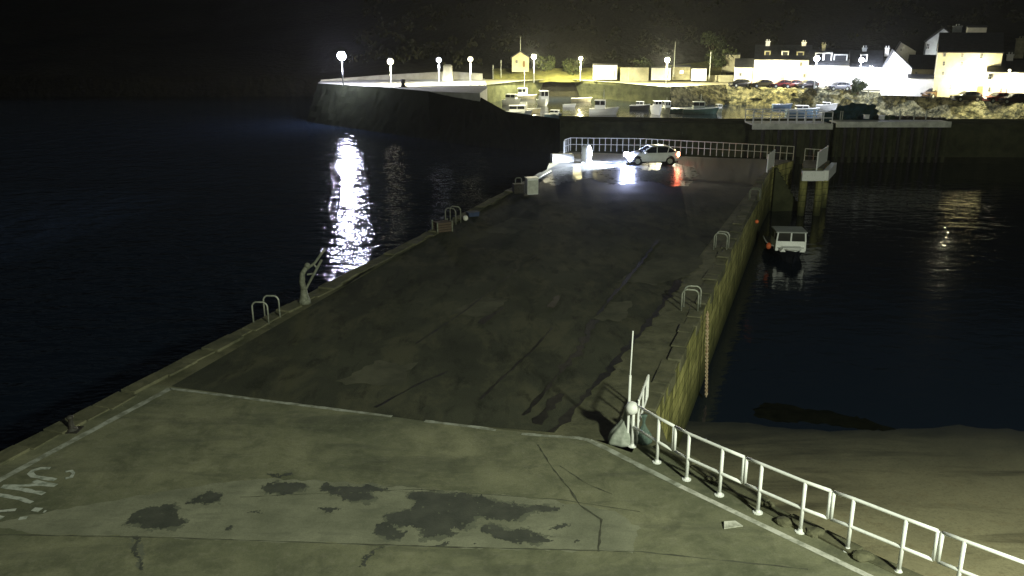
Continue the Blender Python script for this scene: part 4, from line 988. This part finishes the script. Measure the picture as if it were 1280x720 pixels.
tree('round dark tree left of the white terrace', 902,95,186,6.5,5,1)
tree('taller bare-looking tree just above the ochre wall', 890,90,192,7.5,5,2)
tree('low bush on the bank beneath the lone lamp', 715,90,192,3,4,3); tree('bush right of the small gabled building', 680,90,193,3.6,4,4)
tree('bush behind the yellowish boundary wall', 795,90,190,3.5,6,5); tree('dark bush between wall and middle kiosk', 811,95,187,3.2,2.5,6)
tree('small tree on the promenade before the right terrace house', 1073,112,148,2.2,2.2,7, 600)

tree('shrub beside the grey gabled house', 1148,85,165,4,3,12)

random.seed(91); rnd = random.Random(91); c = MB(); nb = 0
for _ in range(260):
    X = rnd.uniform(-40,130); Yd = rnd.uniform(196,262); zc = hill_z(X,Yd)
    if zc < .5: continue
    R = rnd.uniform(1.3,3.2)
    for k in range(45):
        d = Vector((rnd.gauss(0,1),rnd.gauss(0,1),abs(rnd.gauss(0,1)))).normalized()*R*rnd.uniform(.5,1)
        p = Vector((X,Yd,zc))+d; u = Vector((rnd.uniform(-1,1),rnd.uniform(-1,1),rnd.uniform(-1,1))).normalized(); v = u.orthogonal().normalized(); sz = rnd.uniform(.25,.6)
        c.add([p-u*sz,p+v*sz*.6,p+u*sz,p-v*sz*.6],[(0,1,2,3)])
tag(c.build('hillside_scrub', mat('scrub_leaf', (.032,.032,.016), (.010,.012,.006), rough=1, spec=0, scale=.8), fix=False), kind='stuff', label='dark woody scrub covering the hillside behind the harbour')
# ------------------------------------------------------------------ camera-side mast light (stands behind the viewpoint)
t = thing('floodlight_mast', 'tall floodlight mast standing on the quay behind the viewpoint', 'light mast', (14,-5,0))
MB().tube([(0,0,0),(0,0,15)], [.16,.09], 12).build('mast', M_galv, t); MB().box(-.35,.35,-.2,.2,14.8,15.1).build('lamp_housing', M_galv, t)
MB().lathe([(.35,0),(.35,.08),(.2,.12),(.17,.4)]).build('base_flange', M_galv, t)
point('floodlight_lamp', (14,-4.6,14.7), 43000, (.94,1,.77), .8, t)

HAZE = .00010  # haze volume added to give the lamps halos and lift the blacks
if HAZE:
    hz = bpy.data.materials.new('halo_haze'); hz.use_nodes = True; nt = hz.node_tree; nt.nodes.remove(nt.nodes['Principled BSDF'])
    pv = nt.nodes.new('ShaderNodeVolumePrincipled'); pv.inputs['Density'].default_value = HAZE; pv.inputs['Color'].default_value = (.85,.87,.85,1); pv.inputs['Anisotropy'].default_value = .6
    nt.links.new(pv.outputs['Volume'], nt.nodes['Material Output'].inputs['Volume'])
    tag(MB().box(-440,540,-45,530,-10.5,125).build('haze', hz), kind='stuff', label='thin haze added over the harbour for lamp halos and lifted blacks')
# ------------------------------------------------------------------ world + render
w = bpy.data.worlds.new('World'); bpy.context.scene.world = w; w.use_nodes = True
nt = w.node_tree; bg = nt.nodes['Background']
sky = nt.nodes.new('ShaderNodeTexSky'); sky.sky_type = 'NISHITA'; sky.sun_disc = False
sky.sun_elevation = math.radians(25); sky.sun_rotation = math.radians(200)
nt.links.new(sky.outputs['Color'], bg.inputs['Color']); bg.inputs['Strength'].default_value = .004
sc = bpy.context.scene
sc.view_settings.view_transform = 'Standard'; sc.view_settings.look = 'None'; sc.view_settings.exposure = 0; sc.view_settings.gamma = 1
sc.render.engine = 'CYCLES'
sc.cycles.use_denoising = True
sc.cycles.sample_clamp_indirect = 4
